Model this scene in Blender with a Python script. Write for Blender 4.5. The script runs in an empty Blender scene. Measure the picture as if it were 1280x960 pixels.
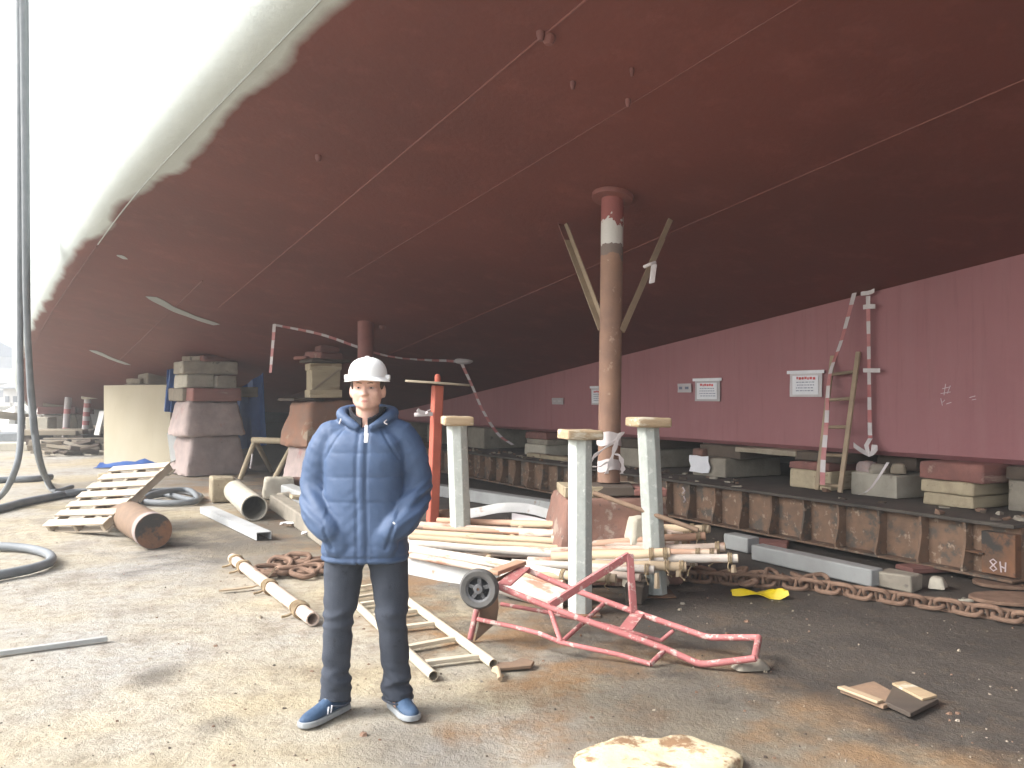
import bpy, bmesh, math, random
from mathutils import Vector, Matrix, Euler, noise
random.seed(7)
R = math.radians
C = bpy.context.scene.collection
SC = bpy.context.scene

# ------------------------------------------------------------------ camera
CAM_H, FPX, PITCH = 1.62, 1080.0, R(0.796)
cam_d = bpy.data.cameras.new('camera'); cam = bpy.data.objects.new('camera', cam_d); C.objects.link(cam)
cam.location = (0, 0, CAM_H); cam.rotation_euler = (R(90)+PITCH, 0, 0)
cam_d.sensor_width = 36; cam_d.lens = 36*FPX/1280; cam_d.clip_start = .05; cam_d.clip_end = 6000
SC.camera = cam

# ------------------------------------------------------------------ world, sun, exposure
SUN_EL, SUN_AZ = R(40), R(-104)       # azimuth measured from +Y towards +X
w = bpy.data.worlds.new("World"); SC.world = w; w.use_nodes = True
nt = w.node_tree; nt.nodes.clear()
sky = nt.nodes.new('ShaderNodeTexSky'); sky.sky_type = 'NISHITA'; sky.sun_disc = False
sky.sun_elevation = SUN_EL; sky.sun_rotation = SUN_AZ
sky.air_density = 1.0; sky.dust_density = 3.0; sky.ozone_density = 1.0
hs = nt.nodes.new('ShaderNodeHueSaturation'); hs.inputs['Saturation'].default_value = .32; hs.inputs['Value'].default_value = 1.0
bg = nt.nodes.new('ShaderNodeBackground'); bg.inputs['Strength'].default_value = .15
wo = nt.nodes.new('ShaderNodeOutputWorld')
nt.links.new(sky.outputs[0], hs.inputs['Color']); nt.links.new(hs.outputs[0], bg.inputs[0]); nt.links.new(bg.outputs[0], wo.inputs[0])
sd = bpy.data.lights.new('sun', 'SUN'); sd.energy = 1.5; sd.angle = R(25); sd.color = (1, .975, .94)
so = bpy.data.objects.new('sun', sd); C.objects.link(so)
sdir = Vector((math.sin(SUN_AZ)*math.cos(SUN_EL), math.cos(SUN_AZ)*math.cos(SUN_EL), math.sin(SUN_EL)))
so.rotation_euler = sdir.to_track_quat('Z', 'Y').to_euler(); so.location = (-20, 5, 30)
vs = SC.view_settings; vs.view_transform = 'Standard'; vs.look = 'None'; vs.exposure = 1.95; vs.gamma = 1; vs.use_curve_mapping = False
SC.cycles.max_bounces = 8; SC.cycles.diffuse_bounces = 5; SC.cycles.use_denoising = True

# ------------------------------------------------------------------ survey helpers: where things stand
def ray(px, py):
    u = (px-640)/FPX; v = -(py-480)/FPX
    f = Vector((0, math.cos(PITCH), math.sin(PITCH))); up = Vector((0, -math.sin(PITCH), math.cos(PITCH)))
    d = f + up*v + Vector((u, 0, 0))
    return d/d.y
O = Vector((0, 0, CAM_H))
def G(px, py, z=0):
    d = ray(px, py); t = (z-CAM_H)/d.z
    return O + d*t
def P(px, py, Y): return O + ray(px, py)*Y
SA = R(28.2); DX = Vector((-math.sin(SA), math.cos(SA), 0)); NX = Vector((math.cos(SA), math.sin(SA), 0))
def H(s, o, z=0): return DX*s + NX*o + Vector((0, 0, z))      # ship frame: s along the keel, o to starboard
def so_(p): return p.dot(DX), p.dot(NX)
def SK(px, py, o=8.0):                                        # point on the skeg side
    d = ray(px, py); t = o/d.dot(NX)
    return O + d*t
KEEL = .97
def plane_z(s, o): return 5.062 - .108*s - .2*o
def hull_z(s, o):
    a = plane_z(s, o); b = KEEL+.1
    return (a+b)/2 + math.sqrt((a-b)**2/4 + .01)
def HP(px, py, off=0):                                        # point on the hull bottom
    d = ray(px, py)
    a = Vector((0, 0, 1)) + DX*.108 + NX*.2
    t = (5.062 - off - O.dot(a))/d.dot(a)
    return O + d*t
EDGE = [(-14, 5.2), (-8, 3.9), (0, 2.45), (5.5, 1.52), (11.4, .67), (23, -.34), (35, -.6), (48, .4), (58, 3.2), (66, 8.2)]
def interp(tab, x):
    if x <= tab[0][0]: return tab[0][1]
    if x >= tab[-1][0]: return tab[-1][1]
    for i in range(len(tab)-1):
        if tab[i][0] <= x <= tab[i+1][0]:
            x0, y0 = tab[i]; x1, y1 = tab[i+1]
            m0 = (y1-y0)/(x1-x0) if i == 0 else (tab[i+1][1]-tab[i-1][1])/(tab[i+1][0]-tab[i-1][0])
            m1 = (y1-y0)/(x1-x0) if i+2 >= len(tab) else (tab[i+2][1]-y0)/(tab[i+2][0]-x0)
            h = x1-x0; t = (x-x0)/h
            return (2*t**3-3*t*t+1)*y0+(t**3-2*t*t+t)*h*m0+(-2*t**3+3*t*t)*y1+(t**3-t*t)*h*m1
def edge_o(s): return interp(EDGE, s)

# ------------------------------------------------------------------ materials
def L(nt, a, b): nt.links.new(a, b)
def newmat(name):
    m = bpy.data.materials.new(name); m.use_nodes = True
    return m, m.node_tree, m.node_tree.nodes['Principled BSDF']
def nz(nt, vec, scale, detail=5, rough=.6, dist=0):
    n = nt.nodes.new('ShaderNodeTexNoise'); n.inputs['Scale'].default_value = scale; n.inputs['Detail'].default_value = detail
    n.inputs['Roughness'].default_value = rough; n.inputs['Distortion'].default_value = dist
    if vec is not None: L(nt, vec, n.inputs['Vector'])
    return n.outputs['Fac']
def ramp(nt, fac, a, b, ca=(0,0,0,1), cb=(1,1,1,1)):
    if a > b: a, b, ca, cb = b, a, cb, ca
    n = nt.nodes.new('ShaderNodeValToRGB'); e = n.color_ramp.elements
    e[0].position = a; e[1].position = b; e[0].color = ca; e[1].color = cb
    L(nt, fac, n.inputs[0]); return n.outputs[0]
def mixc(nt, fac, a, b, blend='MIX'):
    n = nt.nodes.new('ShaderNodeMix'); n.data_type = 'RGBA'; n.blend_type = blend
    for sock, val in ((n.inputs[0], fac), (n.inputs[6], a), (n.inputs[7], b)):
        if isinstance(val, (int, float)): sock.default_value = val
        elif isinstance(val, tuple): sock.default_value = (*val[:3], 1)
        else: L(nt, val, sock)
    return n.outputs[2]
def math_(nt, op, a, b=None, c=None, clamp=False):
    n = nt.nodes.new('ShaderNodeMath'); n.operation = op; n.use_clamp = clamp
    for i, val in enumerate((a, b, c)):
        if val is None: continue
        if isinstance(val, (int, float)): n.inputs[i].default_value = val
        else: L(nt, val, n.inputs[i])
    return n.outputs[0]
def objvec(nt, stretch=(1,1,1), rnd=True):
    tc = nt.nodes.new('ShaderNodeTexCoord'); v = tc.outputs['Object']
    if rnd:
        oi = nt.nodes.new('ShaderNodeObjectInfo'); mm = math_(nt, 'MULTIPLY', oi.outputs['Random'], 37.0)
        va = nt.nodes.new('ShaderNodeVectorMath'); va.operation = 'ADD'; L(nt, v, va.inputs[0]); L(nt, mm, va.inputs[1]); v = va.outputs[0]
    mp = nt.nodes.new('ShaderNodeMapping'); mp.inputs['Scale'].default_value = stretch; L(nt, v, mp.inputs[0])
    return mp.outputs[0]
def bumpn(nt, h, strength, dist=.01):
    b = nt.nodes.new('ShaderNodeBump'); b.inputs['Strength'].default_value = strength; b.inputs['Distance'].default_value = dist
    L(nt, h, b.inputs['Height']); return b.outputs[0]
MATS = {}
def mat(name, c1, c2=None, sc=5, rough=.8, bump=.4, bsc=30, spots=None, metal=0, stretch=(1,1,1), rnd=.18, spots2=None, bdist=.01, spec=.4):
    m, nt, bs = newmat(name); v = objvec(nt, stretch)
    c2 = c2 or tuple(x*.7 for x in c1)
    col = mixc(nt, ramp(nt, nz(nt, v, sc), .3, .7), c1, c2)
    for k, sp in enumerate((spots, spots2)):
        if sp:
            c, thr, s2 = sp
            col = mixc(nt, ramp(nt, nz(nt, v, s2, 6, .65), thr, thr+.07), col, c)
    oi = nt.nodes.new('ShaderNodeObjectInfo')
    val = math_(nt, 'MULTIPLY_ADD', oi.outputs['Random'], 2*rnd, 1-rnd)
    hsn = nt.nodes.new('ShaderNodeHueSaturation'); L(nt, val, hsn.inputs['Value']); L(nt, col, hsn.inputs['Color'])
    L(nt, hsn.outputs[0], bs.inputs['Base Color'])
    bs.inputs['Roughness'].default_value = rough; bs.inputs['Metallic'].default_value = metal
    bs.inputs['Specular IOR Level'].default_value = spec
    if bump: L(nt, bumpn(nt, nz(nt, v, bsc, 6), bump, bdist), bs.inputs['Normal'])
    MATS[name] = m; return m
RUST = (.17, .07, .032)
mat('rust_steel', (.22, .10, .05), (.10, .065, .045), 4, .9, .6, 30, ((.05, .045, .04), .55, 3))
mat('beam_rust', (.23, .14, .09), (.155, .10, .068), 6, .9, .9, 18, ((.11, .09, .073), .52, 4.0), spots2=((.34, .26, .19), .58, 11))
mat('beam_top', (.10, .085, .07), (.06, .052, .045), 3, .9, .6, 25)
mat('chain_rust', (.23, .145, .10), (.15, .09, .06), 12, .9, .6, 60)
mat('stone_pink', (.40, .315, .29), (.29, .235, .22), 5, .9, 1.0, 9, ((.33, .19, .17), .6, 2), spots2=((.20, .17, .16), .66, 9))
mat('stone_rust', (.32, .16, .10), (.24, .15, .11), 4, .9, 1.0, 9, ((.36, .28, .2), .6, 3))
mat('stone_red', (.22, .115, .085), (.15, .09, .072), 5, .9, 1.0, 12, ((.27, .21, .17), .56, 5), spots2=((.10, .07, .06), .60, 9))
mat('concrete_block', (.32, .285, .225), (.21, .185, .15), 4, .9, .9, 16, ((.14, .12, .10), .62, 5))
mat('concrete_pale', (.50, .46, .38), (.38, .35, .28), 4, .9, .8, 16, ((.25, .22, .18), .64, 5))
mat('timber_cream', (.43, .36, .24), (.30, .245, .165), 7, .8, .8, 20, ((.22, .16, .10), .58, 6), stretch=(.15,1,1))
mat('timber_grey', (.30, .255, .19), (.21, .175, .13), 7, .85, .6, 25, ((.10, .08, .06), .62, 6), stretch=(.12,1,1))
mat('timber_red', (.25, .11, .09), (.16, .075, .065), 6, .85, .8, 22, ((.30, .2, .16), .59, 6), stretch=(.15,1,1))
mat('timber_dark', (.10, .075, .055), (.065, .05, .04), 5, .9, .6, 25, stretch=(.15,1,1))
mat('pallet_wood', (.47, .40, .31), (.31, .26, .20), 8, .85, .5, 30, ((.25, .2, .15), .66, 8), stretch=(.1,1,1))
mat('cap_wood', (.46, .35, .22), (.34, .24, .14), 9, .8, .9, 22, ((.60, .54, .42), .54, 9), stretch=(.3,1,1))
mat('plywood', (.74, .67, .50), (.68, .61, .44), 3, .8, .2, 40, ((.55, .47, .3), .66, 5), stretch=(1,1,.25), rnd=.02)
mat('pole_white', (.52, .42, .35), (.40, .31, .25), 5, .75, .6, 30, ((.28, .15, .10), .54, 7), stretch=(.3,1,1))
mat('pole_clean', (.55, .51, .46), (.43, .37, .31), 4, .7, .5, 30, ((.32, .19, .13), .58, 7), stretch=(.25,1,1))
mat('pole_orange', (.44, .23, .14), (.48, .33, .24), 4, .7, .4, 30, ((.62, .5, .38), .6, 4), stretch=(.3,1,1))
mat('pole_tan', (.42, .31, .20), (.48, .38, .26), 5, .75, .4, 30, ((.26, .14, .07), .62, 6), stretch=(.3,1,1))
mat('white_sheet', (.55, .55, .54), (.42, .42, .40), 4, .65, .5, 14, ((.36, .22, .14), .62, 6))
mat('girder_pale', (.46, .47, .47), (.38, .39, .385), 4, .75, .5, 20, ((.28, .22, .17), .64, 6))
mat('girder_grey', (.36, .37, .36), (.28, .28, .27), 3, .8, .4, 20, ((.22, .14, .09), .66, 5))
mat('post_grey', (.43, .455, .42), (.35, .375, .345), 14, .75, .5, 40, ((.28, .19, .10), .66, 5), spots2=((.52, .54, .5), .58, 22), bdist=.008)
mat('post_red', (.42, .105, .065), (.34, .085, .055), 6, .75, .5, 20, ((.26, .12, .07), .66, 9))
mat('cart_red', (.42, .155, .15), (.33, .105, .10), 9, .7, .5, 30, ((.50, .36, .32), .54, 18), spots2=((.2, .09, .06), .70, 18))
mat('plate_brown', (.19, .13, .09), (.26, .17, .11), 7, .85, .5, 25)
mat('rubber', (.065, .063, .06), (.095, .09, .085), 10, .7, .3, 40)
mat('hose_black', (.13, .145, .155), (.19, .20, .21), 5, .6, .2, 40, rnd=.05)
mat('rim_grey', (.11, .11, .115), (.08, .08, .08), 12, .6, .3, 30)
mat('alu', (.54, .48, .38), (.42, .36, .27), 6, .6, .3, 30, ((.32, .2, .1), .66, 8), stretch=(.3,1,1))
mat('ladder_tan', (.33, .25, .16), (.25, .19, .13), 6, .7, .3, 30)
mat('rope', (.36, .28, .17), (.24, .17, .10), 30, .95, .8, 60)
mat('yellow', (.72, .55, .01), (.60, .44, .01), 5, .5, .2, 20)
mat('tape_white', (.60, .56, .55), (.50, .45, .44), 6, .5, .2, 20, rnd=.04)
mat('tape_red', (.40, .12, .12), (.48, .22, .21), 6, .5, .2, 20, rnd=.04)
mat('tarp_blue', (.04, .12, .36), (.03, .085, .27), 4, .5, .5, 12)
mat('paper', (.74, .74, .76), (.66, .66, .68), 5, .5, .2, 8, rnd=.04)
mat('sleeve', (.50, .47, .47), (.44, .40, .40), 5, .35, .2, 8)
mat('ink_red', (.60, .08, .08), None, 5, .6, 0)
mat('ink_dark', (.16, .18, .26), None, 5, .6, 0)
mat('chalk', (.62, .52, .53), None, 5, .9, 0)
mat('slab_pale', (.50, .43, .26), (.56, .50, .36), 5, .9, .9, 16, ((.22, .13, .07), .54, 5), spots2=((.32, .24, .14), .58, 14))
mat('skin', (.62, .37, .29), (.68, .43, .34), 14, .5, .15, 120, rnd=0)
mat('lip', (.46, .19, .16), None, 14, .5, 0, rnd=0)
mat('hair', (.05, .04, .035), (.08, .065, .055), 40, .6, .3, 80, rnd=0)
mat('eye_dark', (.03, .025, .02), None, 5, .2, 0, rnd=0)
mat('jacket', (.055, .092, .172), (.046, .077, .146), 5, .62, .35, 26, rnd=0, bdist=.006)
mat('jacket_dark', (.02, .022, .03), None, 8, .7, .3, 50, rnd=0)
mat('jeans', (.030, .037, .052), (.050, .058, .077), 6, .85, .35, 160, rnd=0, spots=((.026, .03, .042), .6, 14))
mat('shoe', (.05, .095, .17), (.03, .06, .115), 12, .65, .4, 60, rnd=0)
mat('shoe_sole', (.33, .35, .36), (.22, .23, .24), 10, .7, .3, 40, rnd=0)
mat('helmet', (.84, .84, .82), (.80, .80, .78), 3, .35, .05, 20, rnd=0)
mat('white_plastic', (.8, .8, .8), None, 3, .5, 0)
mat('building_pale', (.62, .60, .57), (.55, .53, .5), 1, .8, .2, 4)
mat('building_dark', (.22, .23, .25), None, 1, .6, .1, 4)
mat('roof_sheet', (.36, .37, .39), None, 2, .6, .2, 8)
mat('weld', (.185, .066, .053), (.15, .052, .043), 8, .6, .3, 30)
mat('weld_grey', (.40, .42, .40), (.3, .32, .31), 8, .6, .3, 30)
mat('primer', (.40, .42, .41), (.34, .35, .35), 4, .6, .2, 20)
mat('chips', (.33, .28, .22), (.18, .15, .12), 2, .9, .3, 30, rnd=0)

# hull paint: red oxide, grey above a ragged boundary near the knuckle
def hull_paint(name, red, red2):
    m, nt, bs = newmat(name); v = objvec(nt, rnd=False)
    a = nt.nodes.new('ShaderNodeAttribute'); a.attribute_name = 'band'
    n1 = nz(nt, v, .75, 3, .45, .6); n2 = nz(nt, v, 4, 4)
    t = math_(nt, 'ADD', a.outputs['Fac'], math_(nt, 'ADD', math_(nt, 'MULTIPLY', math_(nt, 'SUBTRACT', n1, .5), .38), math_(nt, 'MULTIPLY', math_(nt, 'SUBTRACT', n2, .5), .06)))
    fac = ramp(nt, math_(nt, 'MULTIPLY_ADD', t, 1.0, .5, clamp=True), .45, .55)
    r1 = mixc(nt, ramp(nt, nz(nt, v, .35, 5), .35, .65), red, red2)
    r1 = mixc(nt, math_(nt, 'MULTIPLY', ramp(nt, nz(nt, v, 2.5, 7, .7), .52, .75), .35), r1, tuple(x*1.55+.02 for x in red))
    oi = nt.nodes.new('ShaderNodeObjectInfo'); val = math_(nt, 'MULTIPLY_ADD', oi.outputs['Random'], .06, .97)
    h = nt.nodes.new('ShaderNodeHueSaturation'); L(nt, val, h.inputs['Value']); L(nt, r1, h.inputs['Color'])
    gr = mixc(nt, ramp(nt, nz(nt, v, 1.3, 6), .35, .7), (.48, .52, .505), (.44, .48, .465))
    L(nt, mixc(nt, fac, h.outputs[0], gr), bs.inputs['Base Color'])
    bs.inputs['Roughness'].default_value = .62; bs.inputs['Specular IOR Level'].default_value = .3
    bb = math_(nt, 'ADD', math_(nt, 'MULTIPLY', nz(nt, v, .8, 2), 3.0), nz(nt, v, 18, 5))
    L(nt, bumpn(nt, bb, .22, .02), bs.inputs['Normal']); MATS[name] = m
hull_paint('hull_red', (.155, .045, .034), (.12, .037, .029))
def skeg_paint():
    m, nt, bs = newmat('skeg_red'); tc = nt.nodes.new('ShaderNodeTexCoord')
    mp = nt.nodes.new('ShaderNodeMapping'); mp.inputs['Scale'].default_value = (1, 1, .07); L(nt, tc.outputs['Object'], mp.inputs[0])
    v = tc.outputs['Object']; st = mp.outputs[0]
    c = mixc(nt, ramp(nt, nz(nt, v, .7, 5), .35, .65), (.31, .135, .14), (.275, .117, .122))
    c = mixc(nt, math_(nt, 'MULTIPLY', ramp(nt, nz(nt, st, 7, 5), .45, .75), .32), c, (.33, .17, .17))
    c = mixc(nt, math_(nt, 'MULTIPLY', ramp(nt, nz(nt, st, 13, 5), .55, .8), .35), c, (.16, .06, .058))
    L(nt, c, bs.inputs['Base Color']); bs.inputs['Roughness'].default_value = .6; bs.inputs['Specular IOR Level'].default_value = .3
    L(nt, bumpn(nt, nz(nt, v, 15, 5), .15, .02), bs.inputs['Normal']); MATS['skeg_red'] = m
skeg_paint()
def post_paint():
    m, nt, bs = newmat('post_paint'); v = objvec(nt); g = nt.nodes.new('ShaderNodeNewGeometry')
    sx = nt.nodes.new('ShaderNodeSeparateXYZ'); L(nt, g.outputs['Position'], sx.inputs[0])
    z = math_(nt, 'ADD', sx.outputs[2], math_(nt, 'MULTIPLY', math_(nt, 'SUBTRACT', nz(nt, v, 5, 4), .5), .35))
    brown = mixc(nt, ramp(nt, nz(nt, v, 5), .3, .7), (.27, .155, .10), (.20, .115, .08))
    brown = mixc(nt, ramp(nt, nz(nt, v, 11, 6), .62, .68), brown, (.36, .25, .18))
    c = mixc(nt, ramp(nt, z, .0, .001), brown, brown)
    def step(a): return math_(nt, 'GREATER_THAN', z, a)
    c = mixc(nt, step(2.86), c, (.16, .12, .10)); c = mixc(nt, step(2.98), c, (.52, .50, .46)); c = mixc(nt, step(3.20), c, (.24, .07, .06))
    L(nt, c, bs.inputs['Base Color']); bs.inputs['Roughness'].default_value = .75
    L(nt, bumpn(nt, nz(nt, v, 25, 6), .4, .01), bs.inputs['Normal']); MATS['post_paint'] = m
post_paint()
def ground_mat():
    m, nt, bs = newmat('ground'); tc = nt.nodes.new('ShaderNodeTexCoord'); v = tc.outputs['Object']
    sx = nt.nodes.new('ShaderNodeSeparateXYZ'); L(nt, v, sx.inputs[0])
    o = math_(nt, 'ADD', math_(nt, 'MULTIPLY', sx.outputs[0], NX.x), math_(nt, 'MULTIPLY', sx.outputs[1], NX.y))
    n1 = nz(nt, v, .45, 5); n2 = nz(nt, v, 2.2, 6, .65); n3 = nz(nt, v, 9, 6, .7); n4 = nz(nt, v, 45, 5, .7)
    tan = mixc(nt, ramp(nt, n2, .32, .68), (.47, .405, .28), (.32, .268, .18))
    tan = mixc(nt, ramp(nt, n1, .40, .62), tan, mixc(nt, n3, (.42, .40, .36), (.30, .285, .26)))
    tan = mixc(nt, math_(nt, 'MULTIPLY', ramp(nt, n3, .48, .68), .6), tan, (.20, .158, .11))
    tan = mixc(nt, math_(nt, 'MULTIPLY', ramp(nt, nz(nt, v, 1.1, 7, .7), .54, .66), .6), tan, (.20, .165, .125))
    tan = mixc(nt, math_(nt, 'MULTIPLY', ramp(nt, n4, .58, .75), .5), tan, (.60, .55, .46))
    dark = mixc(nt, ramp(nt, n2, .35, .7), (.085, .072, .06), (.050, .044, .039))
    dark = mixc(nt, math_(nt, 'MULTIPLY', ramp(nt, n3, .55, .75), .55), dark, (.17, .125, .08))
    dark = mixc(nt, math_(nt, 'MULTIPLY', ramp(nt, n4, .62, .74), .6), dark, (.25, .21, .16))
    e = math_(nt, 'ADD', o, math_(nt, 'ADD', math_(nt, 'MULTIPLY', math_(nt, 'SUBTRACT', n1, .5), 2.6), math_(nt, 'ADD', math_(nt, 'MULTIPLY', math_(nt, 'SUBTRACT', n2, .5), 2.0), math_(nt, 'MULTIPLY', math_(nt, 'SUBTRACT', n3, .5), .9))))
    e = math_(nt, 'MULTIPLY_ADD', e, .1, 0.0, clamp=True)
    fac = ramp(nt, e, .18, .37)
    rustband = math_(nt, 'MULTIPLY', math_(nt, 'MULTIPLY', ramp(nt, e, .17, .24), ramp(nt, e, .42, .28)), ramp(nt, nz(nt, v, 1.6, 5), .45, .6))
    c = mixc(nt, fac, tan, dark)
    c = mixc(nt, math_(nt, 'MULTIPLY', rustband, .8), c, (.25, .14, .06))
    # oil stains on the pale side
    def stain(x, y, r, k):
        dx = math_(nt, 'SUBTRACT', sx.outputs[0], x); dy = math_(nt, 'MULTIPLY', math_(nt, 'SUBTRACT', sx.outputs[1], y), .8)
        d = math_(nt, 'SQRT', math_(nt, 'ADD', math_(nt, 'MULTIPLY', dx, dx), math_(nt, 'MULTIPLY', dy, dy)))
        d = math_(nt, 'ADD', d, math_(nt, 'ADD', math_(nt, 'MULTIPLY', math_(nt, 'SUBTRACT', n2, .5), r*3.4), math_(nt, 'MULTIPLY', math_(nt, 'SUBTRACT', n3, .5), r*1.6)))
        return math_(nt, 'MULTIPLY', ramp(nt, math_(nt, 'DIVIDE', d, r*2), .66, .18), k)
    for st in ((-2.08, 5.1, .15, .7), (-1.45, 4.3, .10, .45), (-2.9, 9.2, 1.0, .6), (-3.1, 10.6, 1.2, .6), (-6.8, 16, 1.6, .45), (-.45, 4.0, .35, .5), (.75, 4.1, .5, .6)):
        c = mixc(nt, stain(*st), c, (.085, .072, .062))
    L(nt, c, bs.inputs['Base Color'])
    rg = nt.nodes.new('ShaderNodeMapRange'); L(nt, fac, rg.inputs[0]); rg.inputs[3].default_value = .9; rg.inputs[4].default_value = .62
    L(nt, rg.outputs[0], bs.inputs['Roughness']); bs.inputs['Specular IOR Level'].default_value = .3
    h = math_(nt, 'ADD', math_(nt, 'MULTIPLY', n3, 1.0), math_(nt, 'ADD', math_(nt, 'MULTIPLY', n4, .5), math_(nt, 'MULTIPLY', nz(nt, v, 140, 3), .25)))
    L(nt, bumpn(nt, h, .9, .03), bs.inputs['Normal']); MATS['ground'] = m
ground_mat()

# ------------------------------------------------------------------ mesh helpers
def tag(o, label=None, cat=None, group=None, kind=None):
    if label: o['label'] = label
    if cat: o['category'] = cat
    if group: o['group'] = group
    if kind: o['kind'] = kind
    return o
def thing(name, label, cat, loc, group=None):
    o = bpy.data.objects.new(name, None); o.empty_display_size = .1; C.objects.link(o); o.location = loc
    return tag(o, label, cat, group)
def root_loc(o):
    while o.parent: o = o.parent
    return Vector(o.location)
def put(name, me, parent=None, loc=(0,0,0), rot=None, scale=None):
    """link a mesh at a world position (rot: Matrix 3x3 or Euler)"""
    o = bpy.data.objects.new(name, me); C.objects.link(o)
    loc = Vector(loc)
    if parent is not None:
        o.parent = parent; p = parent; off = Vector((0, 0, 0))
        chain = []
        while p: chain.append(p); p = p.parent
        M = Matrix.Identity(4)
        for q in reversed(chain): M = M @ q.matrix_basis
        Wm = Matrix.Translation(loc) @ (rot.to_4x4() if isinstance(rot, Matrix) else (rot or Euler()).to_matrix().to_4x4())
        if scale: Wm = Wm @ Matrix.Diagonal((*scale, 1))
        o.matrix_basis = M.inverted() @ Wm
    else:
        o.location = loc
        if rot is not None: o.rotation_euler = rot.to_euler() if isinstance(rot, Matrix) else rot
        if scale: o.scale = scale
    return o
def finish(me, mats, smooth=True, ang=38):
    for m in (mats if isinstance(mats, (list, tuple)) else [mats]): me.materials.append(MATS[m])
    if smooth:
        me.shade_smooth(); me.set_sharp_from_angle(angle=R(ang))
    return me
def frame_x(d):
    """3x3 with x axis along d"""
    x = Vector(d).normalized(); up = Vector((0, 0, 1)) if abs(x.z) < .98 else Vector((0, 1, 0))
    y = up.cross(x).normalized(); z = x.cross(y)
    return Matrix((x, y, z)).transposed()
class MB:
    def __init__(s): s.v = []; s.f = []; s.mi = []; s.m = 0
    def face(s, idx): s.f.append(idx); s.mi.append(s.m)
    def box(s, c, size, rot=None, jit=0):
        b = len(s.v); c = Vector(c); rot = rot if rot is not None else Matrix.Identity(3)
        if isinstance(rot, Euler): rot = rot.to_matrix()
        for z in (-.5, .5):
            for x, y in ((-.5,-.5), (.5,-.5), (.5,.5), (-.5,.5)):
                p = Vector((x*size[0], y*size[1], z*size[2]))
                if jit: p += Vector((random.uniform(-jit, jit), random.uniform(-jit, jit), random.uniform(-jit, jit)))
                s.v.append(c + rot @ p)
        for q in ((3,2,1,0), (4,5,6,7), (0,1,5,4), (1,2,6,5), (2,3,7,6), (3,0,4,7)): s.face([b+i for i in q])
        return s
    def tube(s, pts, r, n=10, closed=False, caps=True, ell=None, up=None):
        pts = [Vector(p) for p in pts]; k = len(pts); b = len(s.v)
        rs = r if isinstance(r, (list, tuple)) else [r]*k
        prev = None
        for i, p in enumerate(pts):
            if closed: t = (pts[(i+1) % k]-pts[i-1]).normalized()
            else: t = (pts[min(i+1, k-1)]-pts[max(i-1, 0)]).normalized()
            if prev is None:
                a = Vector(up) if up else (Vector((0, 0, 1)) if abs(t.z) < .9 else Vector((0, 1, 0)))
                u = (a - t*a.dot(t)).normalized()
            else: u = (prev - t*prev.dot(t)).normalized()
            prev = u; w = t.cross(u)
            for j in range(n):
                a = 2*math.pi*j/n; e = ell or (1, 1)
                s.v.append(p + u*(rs[i]*e[0]*math.cos(a)) + w*(rs[i]*e[1]*math.sin(a)))
        for i in range(k if closed else k-1):
            i2 = (i+1) % k
            for j in range(n): s.face([b+i*n+j, b+i*n+(j+1) % n, b+i2*n+(j+1) % n, b+i2*n+j])
        if caps and not closed:
            s.face([b+j for j in reversed(range(n))]); s.face([b+(k-1)*n+j for j in range(n)])
        return s
    def rings(s, rings, caps=True):
        b = len(s.v); n = len(rings[0])
        for r in rings: s.v += [Vector(p) for p in r]
        for i in range(len(rings)-1):
            for j in range(n): s.face([b+i*n+j, b+i*n+(j+1) % n, b+(i+1)*n+(j+1) % n, b+(i+1)*n+j])
        if caps: s.face([b+j for j in reversed(range(n))]); s.face([b+(len(rings)-1)*n+j for j in range(n)])
        return s
    def lathe(s, prof, c=(0,0,0), rot=None, n=24):
        rot = rot if rot is not None else Matrix.Identity(3); c = Vector(c)
        rg = [[c + rot @ Vector((max(r, 1e-4)*math.cos(2*math.pi*j/n), max(r, 1e-4)*math.sin(2*math.pi*j/n), z)) for j in range(n)] for r, z in prof]
        return s.rings(rg)
    def ellipsoid(s, c, r, n=14, m=10):
        c = Vector(c); rg = []
        for i in range(m+1):
            t = math.pi*(i+.02)/(m+.04); rg.append([c + Vector((r[0]*math.sin(t)*math.cos(2*math.pi*j/n), r[1]*math.sin(t)*math.sin(2*math.pi*j/n), -r[2]*math.cos(t))) for j in range(n)])
        return s.rings(rg)
    def slab(s, poly, th):
        """polygon (list of points, ccw seen from above) extruded downwards by th"""
        b = len(s.v); n = len(poly)
        s.v += [Vector(p) for p in poly] + [Vector(p)-Vector((0, 0, th)) for p in poly]
        s.face([b+i for i in range(n)]); s.face([b+n+i for i in reversed(range(n))])
        for i in range(n): s.face([b+i, b+n+i, b+n+(i+1) % n, b+(i+1) % n])
        return s
    def sheet(s, grid, th, closed=False):
        """grid[i][j] of points -> thin solid sheet"""
        a, bn = len(grid), len(grid[0]); b = len(s.v); nrm = []
        for i in range(a):
            for j in range(bn):
                t1 = grid[min(i+1, a-1)][j]-grid[max(i-1, 0)][j]; t2 = grid[i][min(j+1, bn-1)]-grid[i][max(j-1, 0)]
                nn = t1.cross(t2); nrm.append(nn.normalized() if nn.length > 1e-9 else Vector((0, 0, 1)))
        flat = [p for row in grid for p in row]
        s.v += [p+n_*th/2 for p, n_ in zip(flat, nrm)] + [p-n_*th/2 for p, n_ in zip(flat, nrm)]
        N = a*bn; ix = lambda i, j, k: b+k*N+i*bn+j
        for i in range(a-1):
            for j in range(bn-1):
                s.face([ix(i,j,0), ix(i+1,j,0), ix(i+1,j+1,0), ix(i,j+1,0)]); s.face([ix(i,j+1,1), ix(i+1,j+1,1), ix(i+1,j,1), ix(i,j,1)])
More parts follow.
